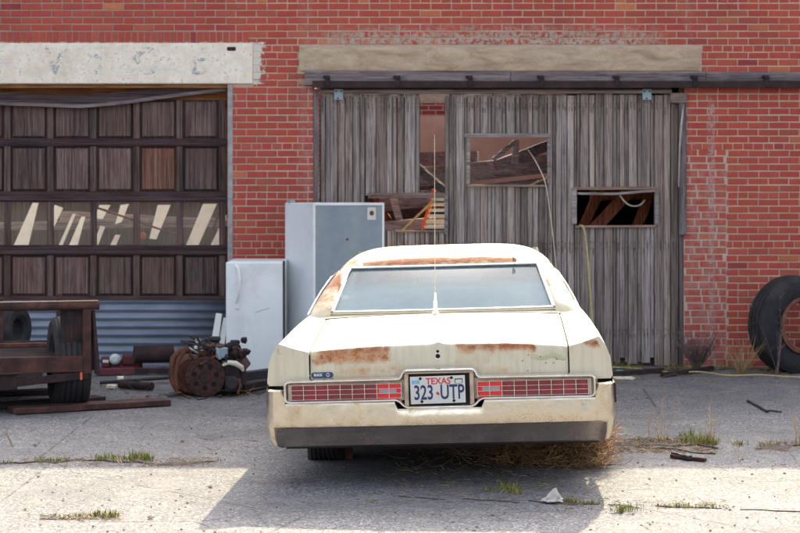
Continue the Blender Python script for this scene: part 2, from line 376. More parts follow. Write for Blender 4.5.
def m_bricktex():
    n=N('inner_brick'); t=n.nd('ShaderNodeTexBrick'); v=n.map(rot=(R(90),0,0)); n.inp(t.inputs['Vector'],v)
    t.inputs['Color1'].default_value=(.30,.05,.04,1); t.inputs['Color2'].default_value=(.24,.045,.04,1); t.inputs['Mortar'].default_value=(.42,.31,.26,1)
    t.inputs['Scale'].default_value=1; t.inputs['Brick Width'].default_value=.205; t.inputs['Row Height'].default_value=.07; t.inputs['Mortar Size'].default_value=.006
    return n.fin(t.outputs[0],.95,0,None,spec=.1)
M['bricktex']=m_bricktex()
def m_corr():
    n=N('galvanised_corrugated_steel'); a=n.noise(5,7,.7,n.map(scale=(.3,1,1))); b=n.noise(30,6,.7)
    c=n.ramp(a,(.3,(.13,.15,.20)),(.6,(.25,.28,.34)),(.8,(.34,.37,.42)))
    rm=n.rng(n.mt('ADD',n.mt('MULTIPLY',b,.5),n.mt('MULTIPLY',n.rng(n.sep()['Z'],.25,.05),.18)),.40,.52,0,.7)
    c=n.mix(rm,c,(.10,.06,.055)); return n.fin(c,.6,.35,n.bump(b,.2,.003))
M['corr']=m_corr()
def m_fridgeback():
    n=N('grey_insulation_panel'); a=n.noise(3,7,.65,dist=.3); b=n.noise(60,4,.6); st=n.noise(9,5,.6,n.map(scale=(1,1,.08)))
    c=n.ramp(a,(.3,(.22,.26,.30)),(.6,(.30,.34,.36)),(.8,(.36,.38,.37)))
    c=n.mix(n.rng(st,.55,.75,0,.5),c,(.42,.40,.32)); c=n.mix(n.rng(b,.5,.75,0,.3),c,(.24,.26,.28))
    return n.fin(c,.7,0,n.bump(b,.3,.002))
M['fback']=m_fridgeback()
M['dirt']=m_plain('crack_dirt',(.085,.062,.052),.95,var=.5,scale=25,bs=.6,bd=.02)
M['soil']=m_plain('dark_soil',(.07,.052,.045),.95,var=.4,scale=12,bs=.7,bd=.03)
def m_leaf(name,a,b):
    n=N(name); c=n.mix(n.rng(n.noise(8,3),.35,.65),a,b); c=n.mix(1.0,c,n.attr(),'MULTIPLY'); return n.fin(c,.75,0,None,spec=.2)
M['grass']=m_leaf('green_grass',(.10,.15,.035),(.17,.20,.05)); M['straw']=m_leaf('dry_straw',(.50,.38,.20),(.36,.24,.13))
M['twig']=m_leaf('dry_twig',(.21,.135,.075),(.33,.22,.12)); M['greytwig']=m_leaf('grey_twig',(.11,.075,.085),(.17,.12,.12))
M['rope']=m_plain('yellow_rope',(.48,.38,.18),.85,scale=60,var=.25)
M['cord']=m_plain('pale_cord',(.58,.50,.38),.85,scale=60,var=.25)
M['orange']=m_plain('orange_fibreglass',(.75,.13,.04),.5,var=.12); M['rung']=m_plain('pale_rung',(.78,.70,.55),.5,var=.1)
M['lens']=m_plain('dark_red_lens',(.24,.010,.020),.28,var=.3,scale=14,bs=.15,dirt=(.20,.07,.07),dirtamt=.25,spec=.6)
M['lensb']=m_plain('bright_red_lens',(.70,.02,.02),.25,var=.1,scale=20,bs=.05,spec=.6)
M['revlens']=m_plain('clear_reverse_lens',(.38,.28,.30),.3,var=.1,scale=20)
M['housing']=m_plain('tarnished_housing',(.52,.40,.28),.55,.3,var=.2,scale=14,dirt=(.2,.13,.1))
M['plate']=m_plain('plate_white',(.66,.64,.58),.5,var=.05,scale=10,bs=.03,dirt=(.5,.46,.4),dirtamt=.4)
M['navy']=m_plain('navy_ink',(.015,.03,.11),.5,var=.05); M['redink']=m_plain('red_ink',(.62,.03,.04),.5,var=.05)
M['bluestk']=m_plain('blue_sticker',(.16,.42,.62),.5,var=.05); M['badge']=m_plain('badge_blue',(.035,.055,.13),.4,.2,var=.1); M['badgew']=m_plain('badge_letters',(.72,.70,.66),.4,.2,var=.05)
M['redpaint']=m_plain('faded_red_paint',(.13,.02,.028),.6,var=.3,dirt=(.06,.03,.03))
M['seat']=m_plain('sky_tinted_seat_vinyl',(.10,.16,.19),.7,var=.1)  # teal seat colour stands in for sky reflected in the rear glass
M['sealgray']=m_plain('grey_mortar_strip',(.36,.32,.31),.95,var=.25,scale=14,bs=.5,bd=.01)
M['plate_steel']=m_plain('blue_grey_plate',(.28,.36,.40),.6,.2,var=.1)
M['scrap']=m_plain('pale_cream',(.75,.70,.55),.8,var=.1)
M['stone']=m_plain('pale_stone',(.5,.45,.4),.9,var=.2,scale=20)
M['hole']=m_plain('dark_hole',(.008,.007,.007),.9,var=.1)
M['glassw']=m_glass('dusty_pane',(.90,.90,.87),.09,(.42,.38,.33))
M['glassr']=m_glass('dusty_rear_glass',(.42,.56,.66),.18,(.34,.42,.44),('Z',1.19,1.06,0.0,.48))  # bluish tint stands in for reflected sky, dust gradient for roof shade above
M['glasss']=m_glass('side_glass',(.42,.52,.55),.15)
M['headlamp']=m_plain('headlamp_glass',(.62,.66,.62),.2,var=.15,scale=30)
M['teal']=m_plain('teal_film',(.25,.50,.45),.35,var=.1)

# ------------------------------------------------------------------ world, sun, camera
sundir=Vector((.37,1.80,1.0)).normalized()
w=bpy.data.worlds.new('World'); sc.world=w; w.use_nodes=True
nt=w.node_tree; bg=nt.nodes['Background']; sky=nt.nodes.new('ShaderNodeTexSky'); sky.sky_type='NISHITA'; sky.sun_disc=False
el=math.asin(sundir.z); sky.sun_elevation=el; sky.sun_rotation=math.atan2(sundir.x,sundir.y); sky.air_density=.75; sky.dust_density=6.0; sky.ozone_density=0.3
hs_=nt.nodes.new('ShaderNodeHueSaturation'); hs_.inputs['Saturation'].default_value=.52; nt.links.new(sky.outputs[0],hs_.inputs['Color']); nt.links.new(hs_.outputs[0],bg.inputs[0]); bg.inputs[1].default_value=.15
sl=bpy.data.lights.new('sun','SUN'); sl.energy=2.6; sl.angle=R(.5); sl.color=(1,.89,.60)
so=bpy.data.objects.new('sun',sl); COL.objects.link(so); so.rotation_euler=sundir.to_track_quat('Z','Y').to_euler(); so.location=(5,30,20)
cam=bpy.data.cameras.new('camera'); co=bpy.data.objects.new('camera',cam); COL.objects.link(co); sc.camera=co
co.location=(0,0,HC); co.rotation_euler=(R(90),0,0); cam.lens=85.0; cam.sensor_width=36; cam.shift_y=-(266.5-HZ)/800
cam.clip_end=1500; cam.clip_start=.1; cam.dof.use_dof=True; cam.dof.focus_distance=11.3; cam.dof.aperture_fstop=5.0
sc.view_settings.view_transform='Standard'; sc.view_settings.look='None'; sc.view_settings.gamma=1; sc.view_settings.exposure=2.08
sc.render.engine='CYCLES'

# ------------------------------------------------------------------ ground
g=MB(); g.grid([[(-300,-200,0),(300,-200,0)],[(-300,500,0),(300,500,0)]])
tag(g.build('ground',M['asphalt'],fix=False),kind='structure')
def patch(name,pts,mat,z=.004,kind='structure',label=None):
    b=MB(); b.add([(x,y,z) for x,y in pts],[tuple(range(len(pts)))]); o=b.build(name,mat,fix=False)
    return tag(o,label,None,None,kind)
def strip(mb,pts,w,z=.005,wob=.35,n=None):
    """ragged dirt strip along a polyline, low mound"""
    L=[]; 
    for i in range(len(pts)-1):
        a=Vector(pts[i]).to_2d(); b=Vector(pts[i+1]).to_2d(); k=max(2,int((b-a).length/.05))
        for j in range(k): L.append(a.lerp(b,j/k))
    L.append(Vector(pts[-1]).to_2d()); rows=[]; L=[p+Vector((0,.05*mnoise.noise(Vector((p.x*1.7,p.y*.5,3)))+.03*mnoise.noise(Vector((p.x*7,p.y*.5,5)))+.012*mnoise.noise(Vector((p.x*23,0,8))))) for p in L]
    for i,p in enumerate(L):
        t=i/(len(L)-1); ww=w*min(1,8*t+.1,8*(1-t)+.1)
        n1=mnoise.noise(Vector((p.x*4,p.y*4,w*7))); n2=mnoise.noise(Vector((p.x*11,p.y*3,9)))
        ww*=max(.03,.6+2.8*n1)
        c=p+Vector((0,n2*w*.5)); d=Vector((0,1))
        h=.002+.010*abs(n1) if w>.1 else .0006
        rows.append([(c.x,c.y-ww*.5,z-.004),(c.x,c.y-ww*.3,z+h*.7),(c.x,c.y,z+h),(c.x,c.y+ww*.3,z+h*.6),(c.x,c.y+ww*.5,z-.004)])
    mb.grid(rows)
cr=MB()
def gp(*l): return [gnd(a,b) for a,b in l]
strip(cr,gp((-60,466),(30,463),(80,461),(160,464),(215,462)),.14)
strip(cr,gp((600,444),(660,446),(716,448)),.26); strip(cr,gp((755,449),(800,446),(870,447)),.20)
strip(cr,gp((690,452),(640,447),(716,455)),.12)
for (a_,b_,w_) in ((((398,497)),((445,500)),.02),((462,499),(520,503),.03),((528,501),(600,505),.05),((608,505),(640,509),.03),((655,506),(722,509),.035),((740,510),(830,513),.025)): strip(cr,gp(a_,((a_[0]+b_[0])/2,(a_[1]+b_[1])/2+rnd.uniform(-1.5,1.5)),b_),w_)
strip(cr,gp((40,519),(80,519),(118,517)),.07)

tag(cr.build('crack_dirt',M['dirt'],smooth=True),kind='structure')
so_=MB()
strip(so_,[(-6,18.6),(-4,18.5),(-1.8,18.55),(-1.0,18.3)],.7); strip(so_,[(-1,18.6),(1,18.62),(2.9,18.6),(5,18.55),(9,18.6)],.5)
strip(so_,gp((165,394),(200,399),(235,396),(275,388)),.55)
tag(so_.build('soil',M['soil'],smooth=True),kind='structure')

# ------------------------------------------------------------------ building
HB=3.84
bld=thing('brick_building','red brick garage with a dark sectional door and a broken grey plank door','building',(0,WALL,0))
LX0,LX1,LZ=-5.4,-1.71,2.83; RX0,RX1,RZ=-.87,2.84,2.82
def bcol():
    t=rnd.random(); k=rnd.uniform(.92,1.08)
    if t<.018: c=(.52,.17,.08)
    elif t<.035: c=(.32,.062,.055)
    elif t<.2: c=(.43,.105,.068)
    else: c=(.45,.088,.060)
    return (c[0]*k,c[1]*k*rnd.uniform(.9,1.1),c[2]*k)
P=.07; BL=.205
bw=MB()
def lay(x0,x1,z,header,ph,depth=.0,jw=.011,long=BL):
    L=long/2 if header else long
    x=x0-((x0-ph)%L)
    while x<x1:
        a=max(x+jw/2,x0+(0.0)); b=min(x+L-jw/2,x1)
        if b-a>.018:
            j=rnd.uniform(-.0025,.0025); jj=rnd.uniform(-.0015,.0015)
            y=depth+rnd.uniform(-.003,.003)
            c=bcol()
            vs=[]
            for yy,ins in ((.05,0),(y+.003,0),(y,.003)):
                za,zb=z+.0065+jj+ins,z+P-.0065+jj-ins
                vs+=[(a+ins,yy,za+j*.3),(b-ins,yy,za-j*.3),(b-ins,yy,zb-j*.3),(a+ins,yy,zb+j*.3)]
            fs=[(8,9,10,11)]
            for q in (0,4):
                for k in range(4): k2=(k+1)%4; fs.append((q+k,q+k2,q+4+k2,q+4+k))
            bw.add(vs,fs,c)
        x+=L
XL,XR=-7.0,8.0
for i in range(int(HB/P)):
    z=i*P; zc=z+P/2; header=(i%7==3); ph=(BL/2 if i%2 else 0)+rnd.uniform(-.006,.006)
    if header: ph=BL/4*(1 if i%2 else 0)
    iv=[(XL,XR)]
    def cut(iv,a,b):
        o=[]
        for s_,e in iv:
            if b<=s_ or a>=e: o.append((s_,e)); continue
            if s_<a: o.append((s_,a))
            if b<e: o.append((b,e))
        return o
    if zc<LZ: iv=cut(iv,LX0,LX1+.03)
    if zc<RZ: iv=cut(iv,RX0,RX1)
    if 3.235<zc<3.36: iv=cut(iv,-5.9,-1.53)
    if 2.83<zc<3.235: iv=cut(iv,-5.6,-1.47)
    if 2.96<zc<3.20: iv=cut(iv,-1.01,3.02)
    if zc<2.15:
        iv=cut(iv,RX1,3.27); lay(RX1+rnd.uniform(0,.012),3.262,z+.01,False,rnd.uniform(0,.2),.002,.017,.175)
    for a,b in iv: lay(a,b,z,header,ph)
# rowlock course over the white lintel
x=-5.9
while x<-1.53:
    c=bcol(); a=x+.005; b=x+.060; y=rnd.uniform(-.003,.003)
    bw.box(a,b,y,.05,3.246+rnd.uniform(-.002,.002),3.352,c); x+=.0655
bw.build('brick_face',M['brick'],bld)
mo=MB(); D=.32; y0=.0065
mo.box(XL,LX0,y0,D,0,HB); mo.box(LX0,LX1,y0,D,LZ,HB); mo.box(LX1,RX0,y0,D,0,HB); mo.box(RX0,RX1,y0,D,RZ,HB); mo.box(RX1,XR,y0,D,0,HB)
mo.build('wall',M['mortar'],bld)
ow=MB(); ow.box(-16,XL,0,D,0,HB); ow.build('outer_wall',M['bricktex'],bld); ow=MB(); ow.box(XR,16,0,D,0,HB); ow.build('outer_wall',M['bricktex'],bld); ow=MB()
ow.box(-16,-15.7,D,12,0,HB); ow.build('side_wall',M['bricktex'],bld); ow=MB(); ow.box(15.7,16,D,12,0,HB)
ow.build('side_wall',M['bricktex'],bld)
cp=MB()
for k in range(32): cp.box(-16+k+.004,-15+k-.004,-.04,D+.04,HB,HB+.07)
cp.build('coping',M['concrete'],bld,bevel=.006)
# white lintel
wl=MB()
rows=[]
wl.box(-5.6,-1.475,-.018,.2,2.832,3.238); o=wl.build('painted_lintel',M['wlintel'],bld,bevel=.01,seg=2)
def text_mesh(s,size,ext=.001,sx=1.0,bold=0):
    cu=bpy.data.curves.new('t','FONT'); cu.body=s; cu.size=size; cu.extrude=ext; cu.align_x='CENTER'; cu.align_y='CENTER'; cu.offset=bold; cu.resolution_u=4
    ob=bpy.data.objects.new('t',cu); COL.objects.link(ob)
    me=bpy.data.meshes.new_from_object(ob.evaluated_get(bpy.context.evaluated_depsgraph_get()))
    bpy.data.objects.remove(ob); bpy.data.curves.remove(cu)
    me.transform(Matrix.Rotation(R(90),4,'X')@Matrix.Diagonal((sx,1,1,1))); return me
def text(name,s,size,loc,mat,parent,ext=.001,sx=1.0,bold=0,rot=0,roll=0):
    me=text_mesh(s,size,ext,sx,bold); me.materials.clear(); me.materials.append(mat)
    ob=bpy.data.objects.new(name,me); COL.objects.link(ob); ob.parent=parent; ob.location=loc; ob.rotation_euler=(rot,roll,0); return ob
lp=o
for ch,px,sx in (('R',-8,.9),('V',55,1.0),('I',98,1.3),('C',145,.95),('E',198,.95)):
    text('faded_letter',ch,.36,((px-400)/100,-.0205,3.045),M['ghost'],lp,.0006,sx,.012)
rs=MB(); rs.box(-1.725,-1.672,-.006,.24,0,2.832); rs.build('jamb_render',M['sealgray'],bld,bevel=.006)
hk=MB(); hk.box(-1.73,-1.64,-.026,-.01,3.16,3.20); hk.build('lintel_rust_spot',M['rustdk'],bld,bevel=.012)
# garage door: opening soffit, sagging beam, door
sf=MB(); sf.box(LX0,LX1,.05,.30,2.795,2.832,(1,1,1)); sf.build('soffit',M['soffit'],bld)
sg=MB()
pts=[(-5.4,2.70),(-4.2,2.66),(-3.2,2.625),(-2.8,2.66),(-2.3,2.73),(-1.74,2.80)]
rows=[]
for x,z in pts: rows.append([(x,.11,z),(x,.11,z+.10),(x,.22,z+.10),(x,.22,z),(x,.11,z)])
sg.grid(rows); sg.build('sagging_beam',M['dkwood_h'],bld,bevel=.006)
sg3=MB(); sg3.box(LX0,LX1,.225,.25,2.60,2.80,(.9,.8,.7)); sg3.build('gap_board',M['soffit'],bld)
sg2=MB()
rows=[[(x,.095,z-.03),(x,.095,z+.004),(x,.17,z+.004),(x,.17,z-.03),(x,.095,z-.03)] for x,z in pts]; sg2.grid(rows); sg2.build('beam_lip',M['beamwood'],bld,bevel=.004)
gd=MB(); gy=.16
zs=[(2.21,2.29),(1.65,1.755),(1.11,1.215),(.645,.70)]
def vc(lo=.75,hi=1.2): k=rnd.uniform(lo,hi); return (k*1.04,k*rnd.uniform(.95,.985),k*rnd.uniform(.93,.97))
for a,b in zs:
    gd.box(LX0,LX1-.02,gy,gy+.045,a,b,vc(.7,1.0)); gd.box(LX0,LX1-.02,gy-.012,gy,a+.012,a+.05,vc(.8,1.2))
door=gd.build('garage_door',M['dkwood_h'],bld,bevel=.004)
st=[(px-400)/100 for px in (221,178,134.5,91,47.5,4,-39.5,-83,-126.5)]
for ri,(z0,z1) in enumerate(((2.29,2.68),(1.755,2.21),(1.215,1.65),(.70,1.11))):
    for x in st:
        sm=MB(); sm.box(x-.026-.01,x+.026,gy+.002,gy+.046,z0,z1,vc(.75,1.25)); sm.build('door_stile',M['dkwood'],door,bevel=.003)
    for k in range(len(st)-1):
        xa,xb=st[k+1]+.03,st[k]-.04
        if ri==2:
            pn=MB(); pn.box(xa-.01,xb+.01,gy+.022,gy+.026,z0,z1); pn.build('window_pane',M['glassw'],door)
        else:
            pn=MB(); c=vc(.75,1.3); zt=z1
            if k==1 and ri==1: c=(1.45,1.0,.8)
            if k==0 and ri==3: c=(.8,.75,.75)
            pn.box(xa-.01,xb+.01,gy+.030,gy+.04,z0,zt,tuple(q*.45 for q in c)); pn.box(xa+.022,xb-.022,gy+.012,gy+.031,z0+.022,zt-.020,tuple(q*1.15 for q in c))  # recess shade put into the darker backing around each raised panel
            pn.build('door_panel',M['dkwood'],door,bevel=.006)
co_=MB(); rows=[]
nz_=72
for k in range(nz_+1):
    z=-.02+.70*k/nz_; d=.013*math.sin(z/.084*2*math.pi)
    rows.append([(x,gy+.01+d,z) for x in (LX0,-4.4,-3.4,-2.6,LX1)])
co_.grid(rows); co_.build('corrugated_panel',M['corr'],door,smooth=True,solid=.002,ang=60)
# right lintel (concrete), timber, track
ln=MB()
x=-1.01; rows=[]
while x<3.03:
    t1=3.195+.018*mnoise.noise(Vector((x*5,0,1)))+.01*mnoise.noise(Vector((x*17,0,1))); t0=2.958
    rows.append([(x,.03,t0),(x,-.012,t0+.004),(x,-.014,t1-.02),(x,-.004,t1),(x,.03,t1)]); x+=.04
ln.grid(rows); o=ln.build('concrete_lintel',M['concrete'],bld,smooth=True)
lb=MB(); lb.box(-1.01,3.0,.0,.2,2.83,2.96); lb.build('lintel_core',M['concrete'],bld)
tb=MB(); tb.beam((-.95,-.035,2.885),(1.1,-.035,2.885),.07,.14,(1,1,1),cuts=16,wob=.003); tb.beam((1.104,-.033,2.880),(3.05,-.035,2.880),.07,.135,(.9,.9,.92),cuts=14,wob=.003)
tb.beam((3.054,-.035,2.885),(7.2,-.035,2.888),.06,.125,(.85,.85,.88),cuts=20,wob=.003)
tb.build('header_timber',M['beamwood'],bld,bevel=.004)
tr=MB(); tr.box(-.87,7.2,-.115,-.055,2.795,2.855); tr.box(-.87,7.2,-.12,-.108,2.785,2.80)
trk=tr.build('door_track',M['rustdk'],bld,bevel=.004)
for px in (328,398,470,541,616,694,765,836,907):
    x=(px-400)/100; bk=MB(); bk.box(x-.022,x+.022,-.127,-.05,2.80,2.905); bk.box(x-.045,x+.02,-.10,-.07,2.885,2.91); bk.lathe([(.011,-.14),(.014,-.126)],Matrix.Translation((x,0,2.88)),n=8)
    bk.build('track_bracket',M['rustdk'],trk,bevel=.003)
# barn door planks
lerp_=lambda a,b,t:a+(b-a)*t
dy=.045
holes=[(-.0,9),]
ops=[(.20,.45,1.72,2.72),(-.32,.45,1.36,1.715),(.67,1.48,1.81,2.31),(1.77,2.55,1.41,1.77)]
pk=MB()
def zsegs(xa,xb,z0,z1):
    seg=[(z0,z1)]
    for (a,b,c,d) in ops:
        if xa<b-.012 and xb>a+.012:
            n_=[]
            for s_,e in seg:
                if d<=s_ or c>=e: n_.append((s_,e)); continue
                if s_<c: n_.append((s_,c))
                if d<e: n_.append((d,e))
            seg=n_
    return seg
edges=[-.80]
targets=[.20,.45,.56,.67,1.48,1.77,2.55,2.795]
ti=0; x=-.80
while x<2.795-.01:
    wd=rnd.choice((.05,.075,.075,.085,.11)) if x<.2 else rnd.choice((.035,.04,.05,.06,.075,.09))
    nx=x+wd
    while ti<len(targets) and targets[ti]<=x+.001: ti+=1
    if ti<len(targets) and nx>targets[ti]-.02: nx=targets[ti]
    edges.append(nx); x=nx
for a,b in zip(edges,edges[1:]):
    k=rnd.choice((rnd.uniform(.55,.9),rnd.uniform(.85,1.15),rnd.uniform(.95,1.28)))
    top=2.735 if a>.45 or a<.2 else 2.73
    z0=rnd.uniform(.0,.05) if rnd.random()<.8 else .09
    dd=rnd.uniform(-.006,.006); tilt=rnd.uniform(-.004,.004)
    for (s_,e) in zsegs(a,b,z0,top+rnd.uniform(-.02,.005)):
        # break long boards at the window rails with a colour change
        kk=k*rnd.uniform(.85,1.12); tw=rnd.uniform(.97,1.06)
        c=(kk*tw,kk,kk/tw)
        g_=rnd.uniform(.001,.0045)
        nseg=max(1,int((e-s_)/.3)); bs=len(pk.v)
        for q in range(nseg+1):
            z=s_+(e-s_)*q/nseg; wv=rnd.uniform(-.0015,.0015)
            for (xx,yy) in ((a+g_+wv,dy+dd+.003),(a+g_+.005+wv,dy+dd-tilt),(b-g_-.005+wv,dy+dd+tilt),(b-g_+wv,dy+dd+.003),(b-g_+wv,dy+dd+.022),(a+g_+wv,dy+dd+.022)):
                pk.v.append((xx,yy,z))
        for q in range(nseg):
            for r_ in range(6):
                r2=(r_+1)%6; pk.face((bs+q*6+r_,bs+q*6+r2,bs+(q+1)*6+r2,bs+(q+1)*6+r_),c)
        pk.face([bs+i for i in range(6)],c); pk.face([bs+nseg*6+i for i in reversed(range(6))],c)
for a,b in zip(edges,edges[1:]):
    for z in (.33,.37,1.19,1.24,2.60,2.64):
        for (s_,e) in zsegs(a,b,.05,2.72):
            if s_+.02<z<e-.02:
                for q in ((.3,.7) if b-a>.06 else (.5,)):
                    xx=lerp_(a,b,q)+rnd.uniform(-.004,.004); zz=z+rnd.uniform(-.012,.012); pk.box(xx-.003,xx+.003,dy-.0095,dy,zz-.0035,zz+.0035,(.15,.08,.06))
                    if rnd.random()<.5: pk.box(xx-.0015,xx+.0015,dy-.0075,dy,zz-rnd.uniform(.02,.07),zz,(.3,.2,.16))
bd=pk.build('plank_door',M['barn'],bld)
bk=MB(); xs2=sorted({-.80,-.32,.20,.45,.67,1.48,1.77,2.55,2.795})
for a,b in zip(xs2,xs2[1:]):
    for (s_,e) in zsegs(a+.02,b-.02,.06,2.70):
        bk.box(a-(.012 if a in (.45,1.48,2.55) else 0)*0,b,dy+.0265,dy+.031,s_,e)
bk.build('gap_dark_sheet',M['hole'],bd)  # added black sheet darkens the gaps between the planks

# rails behind the planks and around
rl=MB()
for z in (.35,2.62): rl.box(-.80,.19 if z>2 else 2.76,dy+.032,dy+.07,z-.07,z+.07,(.6,.55,.55))
rl.box(.46,2.76,dy+.032,dy+.07,2.55,2.69,(.6,.55,.55))
rl.box(-.80,2.76,dy+.032,dy+.07,1.15,1.29,(.6,.55,.55))
rl.build('back_rail',M['barn_h'],bd)
tp=MB(); tp.beam((-.80,dy-.03,2.752),(2.72,dy-.03,2.756),.05,.04,(.85,.8,.78),cuts=20,wob=.004); tp.beam((-.8,dy+.03,2.79),(2.72,dy+.03,2.79),.05,.05,(.45,.38,.36),cuts=6,wob=.003)
tp.build('top_rail',M['barn_h'],bd,bevel=.003)
def frame(a,b,z0,z1,parts,t=.045):
    f=MB()
    for (s_,x0,z0_,x1,z1_,ww,c) in parts:
        f.beam((x0,dy-.022-s_,z0_),(x1,dy-.022-s_,z1_),.028,ww,c,cuts=6,wob=.0015)
    f.build('window_frame',M['barn_h'],bd,bevel=.002)
frame(.67,1.48,1.81,2.31,[(0,.645,2.315,1.50,2.315,.04,(1,1,1.05)),(.0,.685,1.83,.685,2.29,.035,(1.1,1.1,1.05)),(.002,.67,1.815,1.47,1.812,.02,(.9,.75,.65)),(0,1.49,1.83,1.49,2.29,.03,(.8,.8,.85))])
frame(0,0,0,0,[(0,-.33,1.725,.45,1.728,.03,(.75,.6,.55)),(.004,-.32,1.695,.44,1.70,.02,(.6,.55,.55)),(0,-.05,1.355,.45,1.36,.02,(1,.75,.62)),(0,.462,1.33,.462,1.72,.035,(.8,.8,.85))])
frame(0,0,0,0,[(0,1.745,1.785,2.57,1.790,.03,(1,.75,.62)),(.006,1.78,1.735,2.15,1.73,.022,(1.2,1.2,1.2)),(.006,2.15,1.73,2.56,1.765,.025,(1.1,1.1,1.15)),(0,1.745,1.43,1.745,1.79,.05,(1.1,1.1,1.15)),(0,1.76,1.402,2.56,1.408,.022,(1,.8,.68)),(0,2.57,1.42,2.57,1.75,.035,(.9,.9,.95))])
for px in (338.5,647):
    x=(px-400)/100; h=MB(); h.box(x-.045,x+.045,dy-.062,dy-.052,2.67,2.78); 
    o=h.build('hinge_plate',M['plate_steel'],bd,bevel=.004)
    for dx,dz in ((-.025,.03),(.028,.03),(-.005,-.04)):
        b_=MB(); b_.lathe([(.007,dy-.068),(.009,dy-.062)],Matrix.Translation((x+dx,0,2.725+dz)),n=8); b_.build('bolt',M['rustdk'],bd)
jb=MB(); jb.box(-.868,-.812,.0,.07,0,2.78,(.55,.52,.56)); jb.build('door_post',M['barn'],bld,bevel=.004)
jr=MB(); jr.box(2.798,2.838,.02,.10,0,2.78,(.45,.42,.45)); jr.box(2.79,2.862,-.03,.015,1.32,2.66,(.55,.55,.62)); jr.build('door_jamb',M['barn'],bld,bevel=.006)
bb=MB(); bb.box(2.70,2.865,-.045,.02,2.64,2.74,(.7,.62,.55)); bb.build('door_block',M['barn_h'],bld,bevel=.006)
sp_=MB(); sp_.tube([(2.83,-.045,2.62),(2.805,-.05,2.4),(2.79,-.045,2.15),(2.785,-.03,1.8)],[.008,.012,.011,.006],6,(1.5,1.5,1.5)); sp_.build('split_strip',M['barn'],bld)
# interior shell
iw=MB(); iw.box(-16,-1.32,3.5,3.8,0,HB); iw.build('inner_wall',M['dkwood'],bld)  # inner wall put at this depth to block sun through the garage panes
iw=MB(); iw.box(-1.32,-1.12,D,8.1,0,HB); iw.prism([(1.80,1.9),(1.92,1.9),(2.42,8.1),(2.30,8.1)],0,HB,M=Matrix(((1,0,0,0),(0,0,1,0),(0,1,0,0),(0,0,0,1)))); iw.build('partition_wall',M['bricktex'],bld)
iw=MB(); iw.box(-1.12,16,8.1,8.4,0,2.86); iw.build('back_wall',M['plaster'],bld)
iw=MB(); iw.box(-1.12,16,8.1,8.4,2.862,3.04); iw.build('back_wall_bricks',M['bricktex'],bld)
iw=MB(); iw.box(-1.12,16,8.1,8.4,3.042,HB+.3); iw.build('back_wall_top',M['concrete'],bld)
for q in ((-1.32,1.84,D,2.9),(1.84,16,D,8.1),(-16,-7.2,D,8.1)):  # unseen roof; the short front strip is added to block sun through openings
    rf=MB(); rf.box(*q,3.60,3.68); rf.build('roof',M['dkwood_h'],bld)

# ------------------------------------------------------------------ interior timbers (own things)
def timber(name,label,a,b,w,h,mat,off=.0,col=(1,1,1),roll=0,group=None,cat='timber',cuts=8,wob=.004):
    # a,b given as (px,py,Y)
    pa=at(a[0],a[1],a[2]); pb=at(b[0],b[1],b[2]); A=Vector((pa[0],a[2],pa[1])); B=Vector((pb[0],b[2],pb[1]))
    m=MB(); m.beam((0,0,0),B-A,w,h,col,roll,cuts,wob); o=m.build(name,mat,bevel=.005); o.location=A
    return tag(o,label,cat,group)
GT='fallen timbers inside the building'
timber('timber_beam','thick knotty grey beam lying level across the upper part of the middle door window',(380,182,20.6),(600,158,20.9),.16,.20,M['greybeam'],group=GT)
timber('timber_beam','grey beam lying under the knotty one in the middle door window',(380,204,20.3),(610,178,20.5),.16,.17,M['greybeam'],col=(.75,.7,.7),group=GT)
timber('timber_beam','slanting weathered beam rising to the right edge of the middle door window',(495,166,20.35),(620,118,20.7),.09,.11,M['greybeam'],col=(.75,.7,.75),group=GT)
timber('timber_brace','short grey strut leaning against the stump in the middle door window',(493,160,20.0),(516,141,20.0),.05,.045,M['greybeam'],col=(1.2,1.2,1.3),group=GT)
timber('timber_post','short upright grey stump in the middle of the middle door window',(515,164,20.1),(516,140,20.1),.06,.07,M['greybeam'],col=(1.2,1.2,1.3),group=GT)
timber('timber_beam','thick dark beam behind the tall slit where planks are missing',(360,160,21.4),(478,158,21.2),.14,.15,M['greybeam'],col=(.8,.7,.75),group=GT)
timber('timber_beam','second grey beam lower in the tall slit of the plank door',(360,182,20.9),(470,183,20.7),.14,.17,M['greybeam'],col=(.65,.58,.62),group=GT)
timber('timber_brace','dark diagonal brace slanting down across the tall slit of the plank door',(405,156,19.35),(446,193,19.3),.07,.07,M['greybeam'],col=(.3,.26,.28),group=GT)
timber('timber_brace','thin pale lath slanting along the dark brace in the tall slit',(408,154,19.25),(446,187,19.25),.02,.014,M['cord'],group=GT)
timber('timber_post','pale grey upright in the dark low left door window',(393,196,20.0),(401,226,20.0),.05,.075,M['greybeam'],col=(1.3,1.25,1.3),group=GT)
timber('timber_beam','grey beam lying along the bottom of the low left door window',(352,229,19.5),(444,222,19.55),.10,.11,M['greybeam'],col=(.85,.75,.72),group=GT)
timber('timber_beam','dark brown slanting beam in the low left door window',(370,190,20.6),(392,225,20.6),.09,.06,M['redbeam'],group=GT)
timber('timber_beam','brown roof joist high in the low left door window',(380,202,20.4),(450,208,20.3),.09,.08,M['redbeam'],group=GT)
timber('pole','yellow pine stick leaning inside the low left door window',(402,231,19.3),(436,198,19.25),.03,.022,M['pinewood'],cat='stick')
timber('pole','short yellow stick in the bottom right corner of the middle door window',(524,188,19.5),(552,176,19.5),.03,.022,M['pinewood'],cat='stick')
RG='red brown timbers behind the right door window'
timber('timber_beam','red brown beam at the left in the right door window',(581,232,19.7),(602,186,19.7),.08,.10,M['redbeam'],group=RG)
timber('timber_beam','wide red brown beam crossing the middle of the right door window',(584,240,19.5),(640,180,19.5),.08,.12,M['redbeam'],group=RG)
